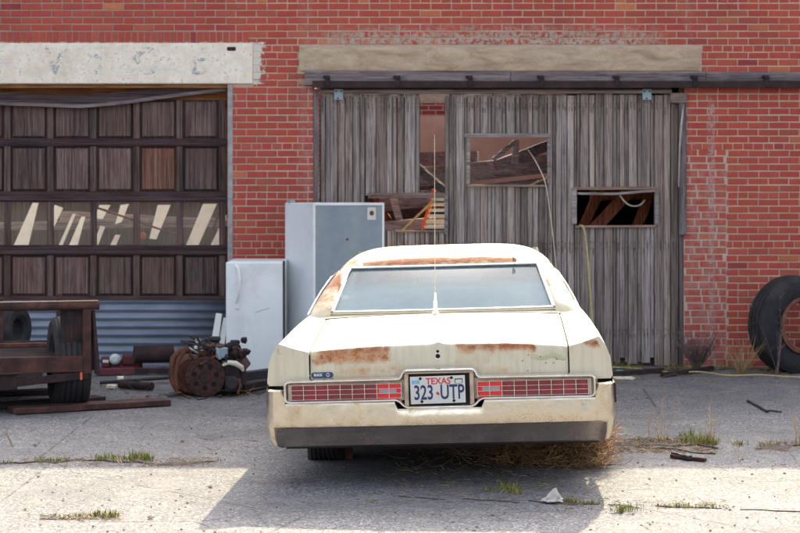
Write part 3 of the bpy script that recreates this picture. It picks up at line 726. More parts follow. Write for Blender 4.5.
timber('timber_beam','red brown beam at the right edge of the right door window',(634,234,19.6),(656,180,19.6),.08,.10,M['redbeam'],group=RG)
timber('timber_beam','dark red joist level behind the slanting beams in the right door window',(590,196,20.0),(670,194,20.0),.08,.10,M['redbeam'],group=RG)
rs_=MB(); rs_.beam((0,0,0),(0,1.0,1.62),2.6,.05,(.4,.33,.33)); o=rs_.build('darkening_panel',M['dkwood']); o.location=(.15,21.3,.05); tag(o,'dark sheet added inside to darken the view through the low left door window','panel')  # added dark sheet stands in for the dim interior behind this window
# ladder
lad=thing('ladder','orange ladder with pale rungs leaning inside the low left door window','ladder',(.35,19.45,0))
lm=MB(); xs=lambda px:(px-400)*19.45/F-.35
for (p0,p1) in (((415,260),(434,190)),((441,262),(458,190))):
    a=at(p0[0],p0[1],19.45); b=at(p1[0],p1[1],19.45); lm=MB(); lm.beam((a[0]-.35,-.25,a[1]),(b[0]-.35,0,b[1]),.03,.045,cuts=2); lm.build('rail',M['orange'],lad,bevel=.003)
for k in range(10):
    py=199+k*5.6; t=(260-py)/70.; a=at(415+19*t,py,19.45); b=at(441+17*t,py,19.45); yy=-.25+.25*t
    r_=MB(); r_.beam((a[0]-.35,yy-.02,a[1]),(b[0]-.35,yy-.02,b[1]),.05,.03); r_.build('rung',M['rung'],lad,bevel=.004)
# white strips stand in for bright pane reflections and boards behind the garage door
WB='white strips for reflections and boards in the garage door panes'
wb=[((18,248),(27,203),(33,203),(33,248),'wide white strip behind the leftmost visible garage pane'),((51,235),(51,205),(60,208),(53,236),'white strip at the left edge of the second garage pane'),
((61,248),(69,214),(72,214),(65,248),'thin white strip leaning in the second garage pane'),((71,248),(78,217),(82,217),(80,248),'white strip at the right in the second garage pane'),
((96,218),(98,205),(109,205),(104,219),'white strip in the upper left of the third garage pane'),((94,248),(98,226),(103,227),(99,248),'narrow white strip low at the left of the third garage pane'),
((117,224),(119,205),(127,204),(123,222),'white strip in the upper right of the third garage pane'),((110,248),(114,235),(119,235),(116,248),'short white strip low in the third garage pane'),
((152,238),(155,205),(168,205),(159,239),'white strip hanging in the fourth garage pane'),((187,250),(200,204),(214,204),(199,250),'widest white strip leaning in the rightmost garage pane'),
((210,250),(218,228),(224,215),(224,250),'white strip in the right corner of the rightmost garage pane')]
for i,(a,b,c,d,lab) in enumerate(wb):
    Y=20.6+.03*(i%3); q=[at(p[0],p[1],Y) for p in (a,b,c,d)]
    cx=sum(x for x,z in q)/4; cz=sum(z for x,z in q)/4
    m=MB(); m.prism([(x-cx,z-cz) for x,z in q],0,.018); m.v=[(a,b+c*1.25,c) for a,b,c in m.v]; o=m.build('white_strip',M['white_paint']); o.location=(cx,Y,cz); tag(o,lab,'board',WB)
timber('timber_beam','grey timber lying level behind the garage door panes',(-80,228,21.6),(245,222,21.7),.08,.10,M['greybeam'],group=GT)
timber('timber_beam','pale warped timber lying higher behind the garage door panes',(60,216,21.9),(245,226,21.8),.08,.12,M['greybeam'],col=(1.3,1.2,1.1),group=GT)
timber('timber_brace','orange brown lath slanting down in the third and fourth garage panes',(95,207,19.6),(180,236,19.6),.03,.02,M['rustor'],group=GT)
timber('timber_brace','brown plank leaning in the rightmost garage pane',(205,250,19.4),(222,206,19.4),.03,.03,M['rustor'],group=GT)
o=MB(); o.lathe([(.0,-.02),(.03,-.018),(.034,0),(.03,.02),(0,.022)],n=16); o=o.build('reflector',M['orange'],smooth=True); X,Z=at(143,236,19.25); o.location=(X,19.25,Z); tag(o,'small round orange reflector behind the fourth garage pane','reflector')

# ------------------------------------------------------------------ ropes
def rope(name,pts,r,mat,label,cat='rope',n=6):
    P_=[Vector(p) for p in pts]; S=[]
    for i in range(len(P_)-1):
        p0=P_[max(i-1,0)];p1=P_[i];p2=P_[i+1];p3=P_[min(i+2,len(P_)-1)]
        for k in range(8):
            t=k/8; S.append(.5*((2*p1)+(-p0+p2)*t+(2*p0-5*p1+4*p2-p3)*t*t+(-p0+3*p1-3*p2+p3)*t**3))
    S.append(P_[-1]); m=MB(); m.tube([s-P_[0] for s in S],r,n); o=m.build(name,mat,smooth=True,ang=70); o.location=P_[0]; return tag(o,label,cat)
def wp(px,py,Y): x,z=at(px,py,Y); return (x,Y,z)
rope('rope',[wp(580,226,18.95),wp(583,227,18.86),wp(586,240,18.87),wp(589,275,18.86),wp(592,320,18.85),wp(593,362,18.8)],.011,M['rope'],'yellow rope hanging down the planks from the right door window')
rope('cord',[wp(528,150,19.2),wp(536,162,18.95),wp(545,182,18.85),wp(549,205,18.87),wp(554,245,18.87),wp(562,330,18.86)],.006,M['cord'],'thin pale cord hanging out of the middle door window')
rope('cord',[wp(619,194,18.95),wp(625,202,19.0),wp(632,206,19.05),wp(640,205,19.1),wp(645,200,19.1)],.009,M['cord'],'short pale cord hooked across the top of the right door window')
rope('rope',[(*gnd(600,369),.02),(*gnd(628,370),.02),(*gnd(655,372.5),.02),(*gnd(675,374.5),.02),(*gnd(700,375),.03),(*gnd(728,377.5),.02),(*gnd(760,377),.02),(*gnd(790,379),.02),(*gnd(840,380),.02)],.008,M['rope'],'yellow rope lying along the ground in front of the brick wall')

# ------------------------------------------------------------------ refrigerators
fr=thing('refrigerator','tall pale refrigerator turned to show its grey inner panel, behind the car','refrigerator',((313-400)/105.5,17.9,0),(0,0,R(26)))
b=MB(); b.box(0,.745,.0,.70,.02,1.645); b.build('cabinet',M['cream_side'],fr,bevel=.012,seg=2)
b=MB(); 
for q in ((0,.022,0.02,1.643),(.722,.745,.02,1.643)): b.box(q[0],q[1],-.012,.0,q[2],q[3])
b.box(.022,.722,-.012,0,1.618,1.643); b.build('door_frame',M['white_old'],fr,bevel=.003)
b=MB(); b.box(.024,.72,-.005,.001,.03,1.616); b.build('inner_panel',M['fback'],fr)
b=MB(); b.box(.565,.655,-.009,-.0055,1.48,1.60); b.build('sticker',M['plate'],fr)
b=MB(); b.lathe([(.0,-.0125),(.022,-.011),(.024,-.0095)],Matrix.Translation((.61,0,1.545)),n=14); b.build('stain_knob',M['rustor'],fr)
b=MB(); b.lathe([(.0,-.009),(.013,-.008),(.014,-.004)],Matrix.Translation((.355,0,1.295)),n=12); b.build('rust_spot',M['rustor'],fr)
b=MB(); b.box(-.005,.05,.55,.62,1.645,1.668); b.build('hinge',M['plate_steel'],fr,bevel=.004)
f2=thing('refrigerator','short white refrigerator door unit with a curved handle, left of the tall one','refrigerator',((226-400)/104.7,18.04,0),(R(1.5),0,R(-1)))
b=MB(); b.box(.018,.555,.045,.50,.0,1.085); b.build('cabinet',M['white_old'],f2,bevel=.012,seg=2)
b=MB(); b.box(.0,.545,.0,.042,.01,1.08); b.build('door',M['white_old'],f2,bevel=.014,seg=3)
b=MB(); b.box(.546,.562,.012,.05,.0,1.09); b.build('door_seal',M['black'],f2)
b=MB(); b.tube([(.095,-.002,1.05),(.125,-.035,1.02),(.140,-.05,.93),(.135,-.05,.82),(.115,-.03,.73),(.10,-.004,.69)],[.012,.013,.013,.013,.012,.014],8); b.box(.085,.125,-.012,.0,.635,.70); b.build('handle',M['white_old'],f2,smooth=True)
b=MB()
pts=[(.28+.02*i,-.0008,.60+.006*i+rnd.uniform(-.004,.004)) for i in range(8)]
b.tube(pts,.0015,4);  b.build('scratches',M['black'],f2)
wbp='loose white boards beside the refrigerators'
for i,(x0,x1,t0,t1,lab) in enumerate(((210,216,313,314,'wide white trim board leaning left of the short refrigerator'),(217,222,318,318,'narrow white strip leaning against the short refrigerator'))):
    q=[at(x0-3,345,18.15),at(x0+6,t0,18.15),at(x1+6,t1,18.15),at(x1-1,345,18.15)]
    m=MB(); cx=q[0][0]; m.prism([(a-cx,z) for a,z in [(q[0][0],q[0][1]-.2),q[1],q[2],(q[3][0],q[3][1]-.2)]],0,.02); o=m.build('trim_board',M['white_paint'],bevel=.003); o.location=(cx,18.15+i*.03,0); tag(o,lab,'board',wbp)

# ------------------------------------------------------------------ car
YR=11.0
car=thing('sedan_car','cream 1970s sedan with rust patches seen from behind, Texas plate 323 UTP','car',(.244,YR,0),(0,R(-1.6),R(-2.6)))
def lerp(a,b,t): return a+(b-a)*t
def interp(tb,y):
    if y<=tb[0][0]: return tb[0][1]
    for (a,va),(b,vb) in zip(tb,tb[1:]):
        if y<=b:
            t=(y-a)/(b-a)
            return tuple(lerp(p,q,t) for p,q in zip(va,vb)) if hasattr(va,'__len__') else lerp(va,vb,t)
    return tb[-1][1]
ZC=[(.1,.835),(.5,.872),(1.0,.918),(1.42,.948),(4.0,.955),(4.6,.935),(5.2,.89),(5.5,.84)]
ZE=[(.1,.806),(.5,.848),(1.0,.895),(1.42,.925),(4.0,.93),(4.6,.905),(5.2,.85),(5.5,.80)]
CR=[(.1,(.945,.862)),(.5,(.925,.893)),(1.0,(.902,.925)),(1.45,(.888,.943)),(2.5,(.90,.935)),(4.0,(.905,.935)),(5.0,(.93,.90)),(5.5,(.93,.85))]
WX=[(.1,1.016),(.6,1.026),(2.5,1.02),(4.8,1.02),(5.5,.96)]
def zbot(y):
    z=.24
    for yc in (1.28,4.42):
        r=.40; d=abs(y-yc)
        if d<r: z=max(z,.30+math.sqrt(max(0,r*r-d*d))*.82)
    return z
def deckz(x,y):
    c=interp(ZC,y); e=interp(ZE,y); t=abs(x)/.76
    return lerp(c,e,t**2.2)
ys=[.10,.13,.2,.3,.45,.6,.75]+[.86+.04*i for i in range(22)]+[1.8,2.0,2.3,2.7,3.1,3.5,3.8]+[4.0+.04*i for i in range(22)]+[4.95,5.1,5.3,5.42,5.5]
def sidesec(y,s):
    cx,cz=interp(CR,y); W=interp(WX,y); zb=zbot(y)
    inner=.765 if y<1.4 else interp([(1.4,.765),(1.6,.80),(3.9,.80),(4.1,.765)],y)
    ze=interp(ZE,y) if (y<1.4 or y>4.05) else cz-.012
    base=[(inner,ze-.02),(inner,ze),(lerp(inner,cx,.5),lerp(ze,cz,.44)),(cx-.008,cz-.003),(cx,cz-.006),(lerp(cx,W,.45),cz-.05),(lerp(cx,W,.85),.74),(W,.63),(W-.004,.56),(W-.014,.44),(W-.05,.27)]
    out=[]
    for (x,z) in base:
        if z<zb: z=zb
        out.append((s*x,y,z))
    return out
for s in (1,-1):
    m=MB(); rows=[sidesec(y,s) for y in ys]
    m.grid(rows)
    # rear end cap
    cap=[p for p in sidesec(.10,s) if p[2]>.60]+[(s*1.004,.10,.612),(s*.765,.085,.612)]
    m.add(cap,[tuple(range(len(cap)))])
    cap=[p for p in sidesec(5.5,s)]; m.add(cap+[(s*.765,5.5,.24)],[tuple(range(len(cap)+1))])
    o=m.build('rear_quarter' if False else 'fender',M['paint'],car,smooth=True,ang=24)
    o.modifiers.new('b','BEVEL').width=.005; o.modifiers['b'].segments=2; o.modifiers['b'].limit_method='ANGLE'; o.modifiers['b'].angle_limit=R(24)
# inner body under the lid
m=MB()
m.box(-.76,.76,.14,1.42,.60,.775); m.box(-.93,.93,.25,5.3,.22,.30); m.box(-.80,.80,3.95,5.4,.35,.76); m.box(-.88,.88,.16,.9,.28,.6); m.box(-.66,.66,.9,1.7,.28,.6)
m.build('underbody',M['black'],car)
# trunk lid
m=MB(); xs_=[-.757+1.514*i/44 for i in range(45)]
prof=[]
for y in (1.33,1.2,1.0,.8,.6,.4,.25,.17,.14): prof.append((y,0,'t'))
rows=[]
def peak(x,y): return .016*math.exp(-(x/.028)**2)*max(0,1-(y-.1)/.5)
for (y,_,_k) in prof: rows.append([(x,y,deckz(x,y)+peak(x,y)) for x in xs_])
for (y,dz) in ((.122,.0025),(.111,.011),(.106,.03),(.100,.08)): rows.append([(x,y-.004*math.exp(-(x/.03)**2),deckz(x,.12)+peak(x,.12)-dz) for x in xs_])
rows.append([(x,.094,.66) for x in xs_]); rows.append([(x,.092,.615) for x in xs_])
m.grid(rows); m.build('trunk_lid',M['paint'],car,smooth=True,ang=50,solid=.012)
# cowl filler between lid and rear glass
m=MB(); m.grid([[(x,y,deckz(x*.9,y)+dz) for x in [-.86+1.72*i/24 for i in range(25)]] for y,dz in ((1.336,.001),(1.37,.006),(1.40,.012),(1.47,.02))]); m.build('rear_cowl',M['paint'],car,smooth=True)
# hood
m=MB(); m.grid([[(x,y,deckz(x*.95,y)) for x in [-.765+1.53*i/20 for i in range(21)]] for y in (4.0,4.2,4.5,4.8,5.1,5.3,5.45,5.5)]); m.build('hood',M['paint'],car,smooth=True)
m=MB(); m.box(-.95,.95,5.42,5.50,.40,.80); m.build('grille',M['black'],car,bevel=.01)
m=MB(); m.grid([[(x*.99,5.56+.1*(1-x*x)+o_,z) for x in [-1+.1*i for i in range(21)]] for z,o_ in ((.55,0),(.53,.04),(.40,.05),(.28,.0))]); m.build('front_bumper',M['chrome'],car,smooth=True,solid=.01)
for x in (-.78,-.58,.58,.78):
    m=MB(); m.lathe([(.075,5.50),(.085,5.53),(.0,5.54)],Matrix.Translation((x,0,.66)),n=20); m.build('headlight',M['headlamp'],car,smooth=True)
# roof
def roofz(x,y):
    zc=interp([(1.93,1.228),(1.97,1.254),(2.03,1.280),(2.12,1.302),(2.3,1.325),(2.6,1.344),(2.9,1.350),(3.2,1.342),(3.4,1.325),(3.52,1.295)],y)
    u=abs(x)/.75
    side=.004*u*u+.125*u**6 if y>2.1 else .006*u*u+lerp(.03,.125,(y-1.93)/.17)*u**6
    return zc-side
m=MB(); yy=[1.93,1.95,1.98,2.01,2.05,2.1,2.16,2.24,2.35,2.5,2.7,2.9,3.1,3.3,3.42,3.52]
def rx(u,y): return u*interp([(1.93,.70),(2.05,.742),(2.6,.75),(3.3,.73),(3.52,.70)],y)
def yb(u,y): return y+.05*abs(u)**2*max(0,1-(y-1.93)/.6)
us=[-1+2*i/36 for i in range(37)]
m.grid([[ (rx(u,y),yb(u,y),roofz(rx(u,y),y)) for u in us] for y in yy])
m.build('roof',M['paint'],car,smooth=True,ang=60,solid=.012)
# c pillars
def cpil(s):
    m=MB(); n=8
    rows=[[(s*p[0],p[1],p[2]) for p in ((.74,1.38,.93),(.815,1.37,.915),(.886,1.40,.90),(.90,1.58,.90),(.902,2.33,.90))]]
    for i in range(n+1):
        t=i/n
        g=Vector((lerp(.735,.645,t),lerp(1.405,1.955,t),lerp(.972,1.232,t)))
        tr_=t**1.15
        o1=Vector((lerp(.815,.70,t),lerp(1.395,1.985,t),lerp(.958,1.226,t)))
        o2=Vector((lerp(.880,.742,t)+.018*math.sin(t*math.pi)*.8,lerp(1.43,2.06,t),lerp(.938,1.180,t)))
        o3=Vector((lerp(.893,.757,t)+.018*math.sin(t*math.pi)*.8,lerp(1.60,2.16,t),lerp(.936,1.175,t)))
        o4=Vector((lerp(.898,.757,t)+.014*math.sin(t*math.pi)*.8,lerp(2.35,2.55,t),lerp(.936,1.20,t)))
        rows.append([(s*p.x,p.y,p.z) for p in (g,o1,o2,o3,o4)])
    rows.append([(s*p[0],p[1],p[2]) for p in ((.645,1.975,1.238),(.695,2.0,1.222),(.728,2.07,1.192),(.738,2.17,1.185),(.740,2.55,1.195))])
    m.grid(rows); o=m.build('pillar',M['paint'],car,smooth=True,ang=50,solid=.012)
for s in (1,-1): cpil(s)
# pillars front
for s in (1,-1):
    m=MB(); m.tube([(s*.80,4.02,.94),(s*.72,3.75,1.07),(s*.66,3.52,1.19)],.025,8); m.build('front_pillar',M['paint'],car,smooth=True)
    m=MB(); m.grid([[(s*.885,2.36,.93),(s*.885,3.2,.93),(s*.86,3.92,.93)],[(s*.755,2.55,1.19),(s*.75,3.0,1.19),(s*.71,3.46,1.17)]]); m.build('side_window',M['glasss'],car)
    m=MB(); m.tube([(s*.897,1.50,.945),(s*.877,1.68,1.0),(s*.838,1.86,1.08),(s*.785,2.08,1.165),(s*.762,2.3,1.185),(s*.762,2.7,1.195),(s*.745,3.3,1.19)],.0045,6); m.build('drip_rail',M['chrome2'],car,smooth=True)
m=MB(); m.grid([[(x,4.05-.12*x*x,.945) for x in (-.8,-.4,0,.4,.8)],[(x*.86,3.53-.06*x*x,1.30) for x in (-.8,-.4,0,.4,.8)]]); m.build('windshield',M['glasss'],car,smooth=True)
# rear glass
m=MB(); rows=[]
def rg(u,t):
    y=lerp(1.42,1.965,t)-.045*(1-u*u)*(1-.5*t); z=lerp(.958,1.228,t)+.010*(1-u*u)*math.sin(t*math.pi)
    return (u*lerp(.725,.64,t),y,z)
for j in range(9): rows.append([rg(-1+2*i/16,j/8) for i in range(17)])
m.grid(rows); m.build('rear_window',M['glassr'],car,smooth=True)
m=MB()
def off(p,d=(0,-.014,.010)): return (p[0]+d[0],p[1]+d[1],p[2]+d[2])
m.tube([off(rg(-1+2*i/16,1.0),(0,-.02,.0)) for i in range(17)],.0095,8)
for s in (-1,1): m.tube([off(rg(s,j/8),(0,-.012,.006)) for j in range(9)],.0115,8)
m.tube([off(rg(-1+2*i/16,0),(0,-.012,.002)) for i in range(17)],.0095,8)
m.build('window_trim',M['chrome2'],car,smooth=True)
m=MB(); m.tube([off(rg(-1.04+2.08*i/16,0),(0,-.028,-.006)) for i in range(17)],.004,6); m.build('lower_moulding',M['paint'],car,smooth=True)
m=MB(); m.box(.475,.482,1.915,1.935,1.245,1.285); m.box(.486,.492,1.905,1.925,1.24,1.272); m.build('torn_clip',M['black'],car)
# pale strip at left of rust header
m=MB(); m.grid([[(x,y-.002,roofz(x,y)+.0025) for x in (-.585,-.57,-.555)] for y in (1.955,1.98,2.01,2.05,2.1,2.16)]); m.build('tape_strip',M['white_paint'],car)
# interior
m=MB(); m.box(-.70,.70,1.46,1.95,.90,.925); m.build('parcel_shelf',M['seat'],car)
m=MB(); m.box(-.70,.70,1.85,2.05,.45,.985); m.build('rear_seat',M['seat'],car,bevel=.05,seg=4)
m=MB(); m.box(-.70,.70,2.90,3.08,.40,1.02); m.build('front_seat',M['seat'],car,bevel=.06,seg=4)
for x in (-.38,.38):
    m=MB(); m.box(x-.13,x+.13,2.92,3.02,1.02,1.14); m.build('headrest',M['seat'],car,bevel=.04,seg=3)
m=MB(); m.lathe([(.18,-.012),(.192,0),(.18,.012),(.168,0)],Matrix.Translation((-.38,3.35,.98))@Matrix.Rotation(R(-25),4,'X'),n=28,closed=True); m.build('steering_wheel',M['black'],car,smooth=True)
m=MB(); m.box(-.76,.76,3.6,3.98,.70,.93); m.build('dashboard',M['seat'],car,bevel=.03,seg=2)
# rear light band
m=MB()
m.prism([(-.892,.515),(.892,.515),(.892,.634),(.215,.640),(-.215,.640),(-.892,.634)],.055,.10); hs=m.build('rear_panel',M['housing'],car,bevel=.004)
for s in (-1,1):
    x0,x1=.222,.868; z0,z1=.533,.617; nc=9; cw=(x1-x0)/nc
    tl=MB()
    tl.box(min(s*x0,s*x1),max(s*x0,s*x1),.040,.056,z0,z1)
    L=tl.build('taillight',M['lens'],car,bevel=.003)
    lb_=MB(); lb_.box(*sorted((s*x0,s*(x0+2*cw))),.0375,.041,z0,z1); lb_.build('brake_lens',M['lensb'],L)
    rl_=MB(); rl_.box(*sorted((s*(x0+.028),s*(x0+2*cw-.012))),.034,.038,z0+.028,z1-.028); rl_.build('reverse_lens',M['revlens'],L)
    gr=MB()
    for k in range(nc+1): xx=s*(x0+k*cw); gr.box(xx-.0014,xx+.0014,.0305,.042,z0-.003,z1+.003)
    for k in range(4): zz=z0+(z1-z0)*k/3; gr.box(min(s*x0,s*x1),max(s*x0,s*x1),.0285,.0315,zz-.0009,zz+.0009)
    gr.build('lens_grid',M['chrome2'],L)
    eb=MB(); eb.box(*sorted((s*.870,s*.888)),.036,.056,.527,.625); eb.build('end_trim',M['housing'],L,bevel=.004)
# plate recess
m=MB(); m.box(-.205,.205,.045,.10,.482,.684); m.build('plate_recess',M['rustdk'],car)
m=MB()
for s in (-1,1): m.box(*sorted((s*.178,s*.203)),.018,.046,.484,.670)
m.box(-.203,.203,.02,.046,.670,.680); m.build('recess_side',M['housing'],car,bevel=.004)
# chrome outline
def rpath(pts,r,n=5):
    out=[]
    for i,p in enumerate(pts):
        p=Vector(p); a=Vector(pts[i-1]); b=Vector(pts[(i+1)%len(pts)])
        da=(a-p); db=(b-p); rr=min(r,da.length*.45,db.length*.45); p0=p+da.normalized()*rr; p1=p+db.normalized()*rr
        for k in range(n+1): t=k/n; out.append(p0*(1-t)**2+p*2*t*(1-t)+p1*t*t)
    return out
loop=[(-.905,.638),(-.225,.642),(-.208,.690),(.208,.690),(.225,.642),(.905,.638),(.905,.518),(.240,.520),(.203,.476),(-.203,.476),(-.240,.520),(-.905,.518)]
L3=rpath([(x,.028,z) for x,z in loop],.028); L3.append(L3[0])
m=MB()
rows=[]
for i,p in enumerate(L3):
    d=(L3[min(i+1,len(L3)-1)]-L3[i-1 if i else 0]); 
    if d.length<1e-6: d=Vector((1,0,0))
    d.normalize(); nrm=Vector((-d.z,0,d.x))
    rows.append([tuple(p+nrm*a+Vector((0,b,0))) for a,b in ((-.010,.04),(-.0095,.005),(-.004,-.006),(.004,-.006),(.010,.005),(.012,.04))])
m.grid(rows); m.build('chrome_surround',M['chrome2'],car,smooth=True,ang=60)
# plate
pl=MB(); pl.box(-.160,.160,-.0015,.0015,-.080,.080); plt=pl.build('license_plate',M['plate'],car,bevel=.004); 
plt.location=(-.008,.012,.577); plt.rotation_euler=(0,R(-.6),0)
text('plate_state','TEXAS',.052,(.004,-.0022,.049),M['redink'],plt,.0004,.95,.0012)
text('plate_digits','323',.118,(-.083,-.0022,-.018),M['navy'],plt,.0004,.66,.0022)
text('plate_letters','UTP',.118,(.083,-.0022,-.018),M['navy'],plt,.0004,.66,.0022)
m=MB(); 
for (dx,dz,w_,h_) in ((0,0,.018,.007),(0,0,.007,.019),(.007,-.007,.008,.007)): m.box(dx-w_/2-.002,dx+w_/2-.002,-.0028,-.0018,-.02+dz-h_/2,-.02+dz+h_/2)
m.build('state_mark',M['redink'],plt)
m=MB(); m.box(-.150,-.105,-.0026,-.0016,.038,.058); m.build('month_sticker',M['bluestk'],plt)
text('sticker_text','JUL',.014,(-.127,-.0029,.048),M['plate'],plt,.0002)
m=MB(); m.box(.100,.146,-.0024,-.0016,.034,.062); m.build('year_sticker',M['black'],plt); m=MB(); m.box(.104,.142,-.0030,-.0022,.036,.056); m.build('sticker_face',M['plate'],plt)
m=MB()
for x,z in ((-.10,.068),(.082,.068),(-.095,-.066),(.092,-.066)): m.lathe([(.0,-.006),(.007,-.005),(.009,-.0015)],Matrix.Translation((x,0,z)),n=10)
m.build('plate_bolt',M['rustdk'],plt)
# badge, keyhole, mounting holes
m=MB(); q=[]
for k in range(24):
    t=2*math.pi*k/24; q.append((.015*math.cos(t)+(.050 if math.cos(t)>0 else -.050),.016*math.sin(t)))
m.prism(q,-.004,.004); bd_=m.build('badge',M['badge'],car,bevel=.002); bd_.location=(-.688,.086,.672)
text('badge_lettering','BUICK',.020,(-.024,-.0052,0),M['badgew'],bd_,.0005,.85,.0008)
m=MB(); m.lathe([(.0105,-.0062),(.0105,-.004)],Matrix.Translation((.034,0,0)),n=20); m.build('badge_emblem',M['badgew'],bd_)
for dx in (.0298,.034,.0382):
    m=MB(); m.prism([(dx-.0035,.006),(dx+.0035,.006),(dx+.003,-.002),(dx,-.006),(dx-.003,-.002)],-.0075,-.0066); m.build('emblem_shield',M['badge'],bd_)
m=MB(); m.lathe([(.010,.0965),(.016,.0955),(.018,.098)],Matrix.Translation((-.005,0,.765)),n=16); m.lathe([(.006,.0980),(.0095,.0975),(.011,.1)],Matrix.Translation((-.005,0,.793)),n=12); m.build('lock_ring',M['chrome2'],car)
m=MB(); m.lathe([(0,.0945),(.0135,.0945),(.0135,.1)],Matrix.Translation((-.005,0,.765)),n=16); m.lathe([(0,.0965),(.0085,.0965),(.0085,.1)],Matrix.Translation((-.005,0,.793)),n=12); m.build('keyhole',M['hole'],car)
m=MB()
for px,py in ((531,355),(543,357),(525,361),(559,359),(556,363),(548,363),(530,371)):
    x=(px-441)/171; z=HC-(py+.0-HZ)/171-x*.028; m.lathe([(0,.0925),(.003,.0925),(.003,.1)],Matrix.Translation((x,0,z)),n=8)
m.build('badge_hole',M['hole'],car)
# old script residue
m=MB()
for k in range(9):
    t=k/8; x=.56+.17*t; z=.752-.012*math.sin(t*7)-.012*t
    m.lathe([(0,.0950),(.013+.006*math.sin(k*3),.0952),(.014,.1)],Matrix.Translation((x,0,z))@Matrix.Diagonal((1.3,1,.7,1)),n=10)
m.build('script_residue',m_plain('glue_residue',(.52,.50,.30),.7),car)
# bumper
path=[]
half=[(-1.026,.95),(-1.030,.55),(-1.032,.25),(-1.026,.13),(-1.008,.06),(-.975,.022),(-.930,.006),(-.88,.0),(-.70,-.008),(-.45,-.016),(-.2,-.02),(0,-.021)]
pts=half+[(-x,y) for x,y in half[:-1][::-1]]
P_=[]
for i in range(len(pts)-1):
    a=Vector(pts[i]); b=Vector(pts[i+1]); k=max(1,int((b-a).length/.02))
    for j in range(k): P_.append(a.lerp(b,j/k))
P_.append(Vector(pts[-1]))
rows=[]
for i,p in enumerate(P_):
    d=(P_[min(i+1,len(P_)-1)]-P_[max(i-1,0)]).normalized(); nin=Vector((-d.y,d.x))  # inward (left of travel = +y side)
    ax=abs(p.x)
    zt=.596 if (ax>.915) else (.513 if ax>.25 else .472)
    if .905<ax<=.915: zt=.54
    dent=.012*math.exp(-((p.x+.86)/.05)**2)
    k=min(1,max(0,(.965-ax)/.02)); 
    sec=[(.05,zt-.002),(.012,zt),(.0,zt-.010),(-.004,.44),(-.006-.0,.40),(-.004,.378),(.002+.012*k,.366),(.010+.030*k,.31),(.035+.020*k,.262),(.07+.02*k,.25)]
    rows.append([(p.x+nin.x*(o_+ (dent if 3<=q<=7 else 0)),p.y+nin.y*(o_+(dent if 3<=q<=7 else 0)),z) for q,(o_,z) in enumerate(sec)])
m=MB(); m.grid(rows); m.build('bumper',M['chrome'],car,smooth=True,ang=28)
m=MB(); m.box(1.012,1.034,.11,.14,.47,.585); m.build('side_marker',M['rustdk'],car,bevel=.004)
m=MB(); m.grid([[(.985,.034,.60),(.992,.046,.60)],[(.987,.034,.52),(.995,.047,.50)],[(.990,.036,.45),(.995,.046,.43)]]); m.build('corner_film',M['teal'],car)
# antenna
bz=deckz(0,1.3)
an=MB(); an.tube([(-.045,1.30,bz-.01),(-.045,1.30,bz+.085),(-.045,1.30,bz+.09),(-.045,1.30,bz+.14)],[.0145,.0135,.008,.006],10); an.lathe([(.020,0),(.022,.01),(.0,.012)],Matrix.Translation((-.045,1.30,bz))@Matrix.Rotation(R(90),4,'X'),n=16)
ao=an.build('antenna',M['white_old'],car,smooth=True)
an=MB(); an.tube([(-.045,1.30,bz+.12),(-.034,1.31,bz+.6),(-.020,1.33,bz+1.17)],[.0028,.0024,.0018],6); an.build('whip',M['cord'],ao)
an=MB()
an.tube([(-.045+.007*math.cos(k*.9),1.30+.007*math.sin(k*.9),bz+.09+k*.0012) for k in range(40)],.0016,4); an.build('spring',M['chrome2'],ao)
# wheels
def wheel(x,y,s,flat):
    W_=.235; Rr=.352
    t=MB(); MT=Matrix.Translation((x,y,Rr-x*.028-.004-flat))@Matrix.Rotation(R(90),4,'Z')
    pr=[(.205,-.09),(.225,-.105),(.29,-.118),(.335,-.108),(.350,-.085)]
    for k in range(7):
        h=-.085+.17*k/6; pr+= [(.352,h+.003),(.352,h+.020),(.344,h+.022),(.344,h+.026)] if k<6 else [(.352,.085)]
    pr+=[(.335,.108),(.29,.118),(.225,.105),(.205,.09)]
    t.lathe(pr,MT,n=48,closed=True)
    v=[]
    for (a,b,c) in t.v:
        gz=.003-a*.028
        if c<gz+.05:
            dx=(a-x); a=x+dx*(1+.12*max(0,(gz+.05-c)/.05)*(1 if flat else .3))
        v.append((a,b,max(c,gz)))
    t.v=v
    w_=t.build('wheel',M['tyre'],car,smooth=True,ang=35)
    r_=MB(); r_.lathe([(.0,-.06*s),(.06,-.065*s),(.07,-.03*s),(.17,-.02*s),(.19,-.08*s),(.212,-.098*s),(.212,.09*s),(.18,.08*s)],MT,n=28); r_.build('rim',M['chrome2'],w_,smooth=True)
for (x,y,s,f) in ((-.775,1.30,1,.022),(.775,1.30,-1,.0),(-.79,4.42,1,.01),(.79,4.42,-1,0)): wheel(x,y,s,f)
m=MB(); m.tube([(-.7,1.30,.34),(.7,1.30,.32)],.05,10); m.lathe([(.0,-.14),(.12,-.1),(.15,0),(.12,.1),(0,.12)],Matrix.Translation((0,1.30,.33)),n=16); m.build('axle',M['rustdk'],car,smooth=True)
m=MB(); m.tube([(-.45,.35,.25),(-.45,.9,.26)],.03,10); m.box(-.35,.35,.3,.8,.2,.27); m.build('fuel_tank',M['rustdk'],car)
br=MB(); br.box(-.03,.03,-.05,.05,0,.20); br=br.build('brick',M['rustor'],bevel=.004); X,Yg=gnd(347,458); br.location=(X,Yg,0); br.rotation_euler=(0,R(3),R(10)); tag(br,'orange brown brick standing on end beside the left rear car wheel','brick')

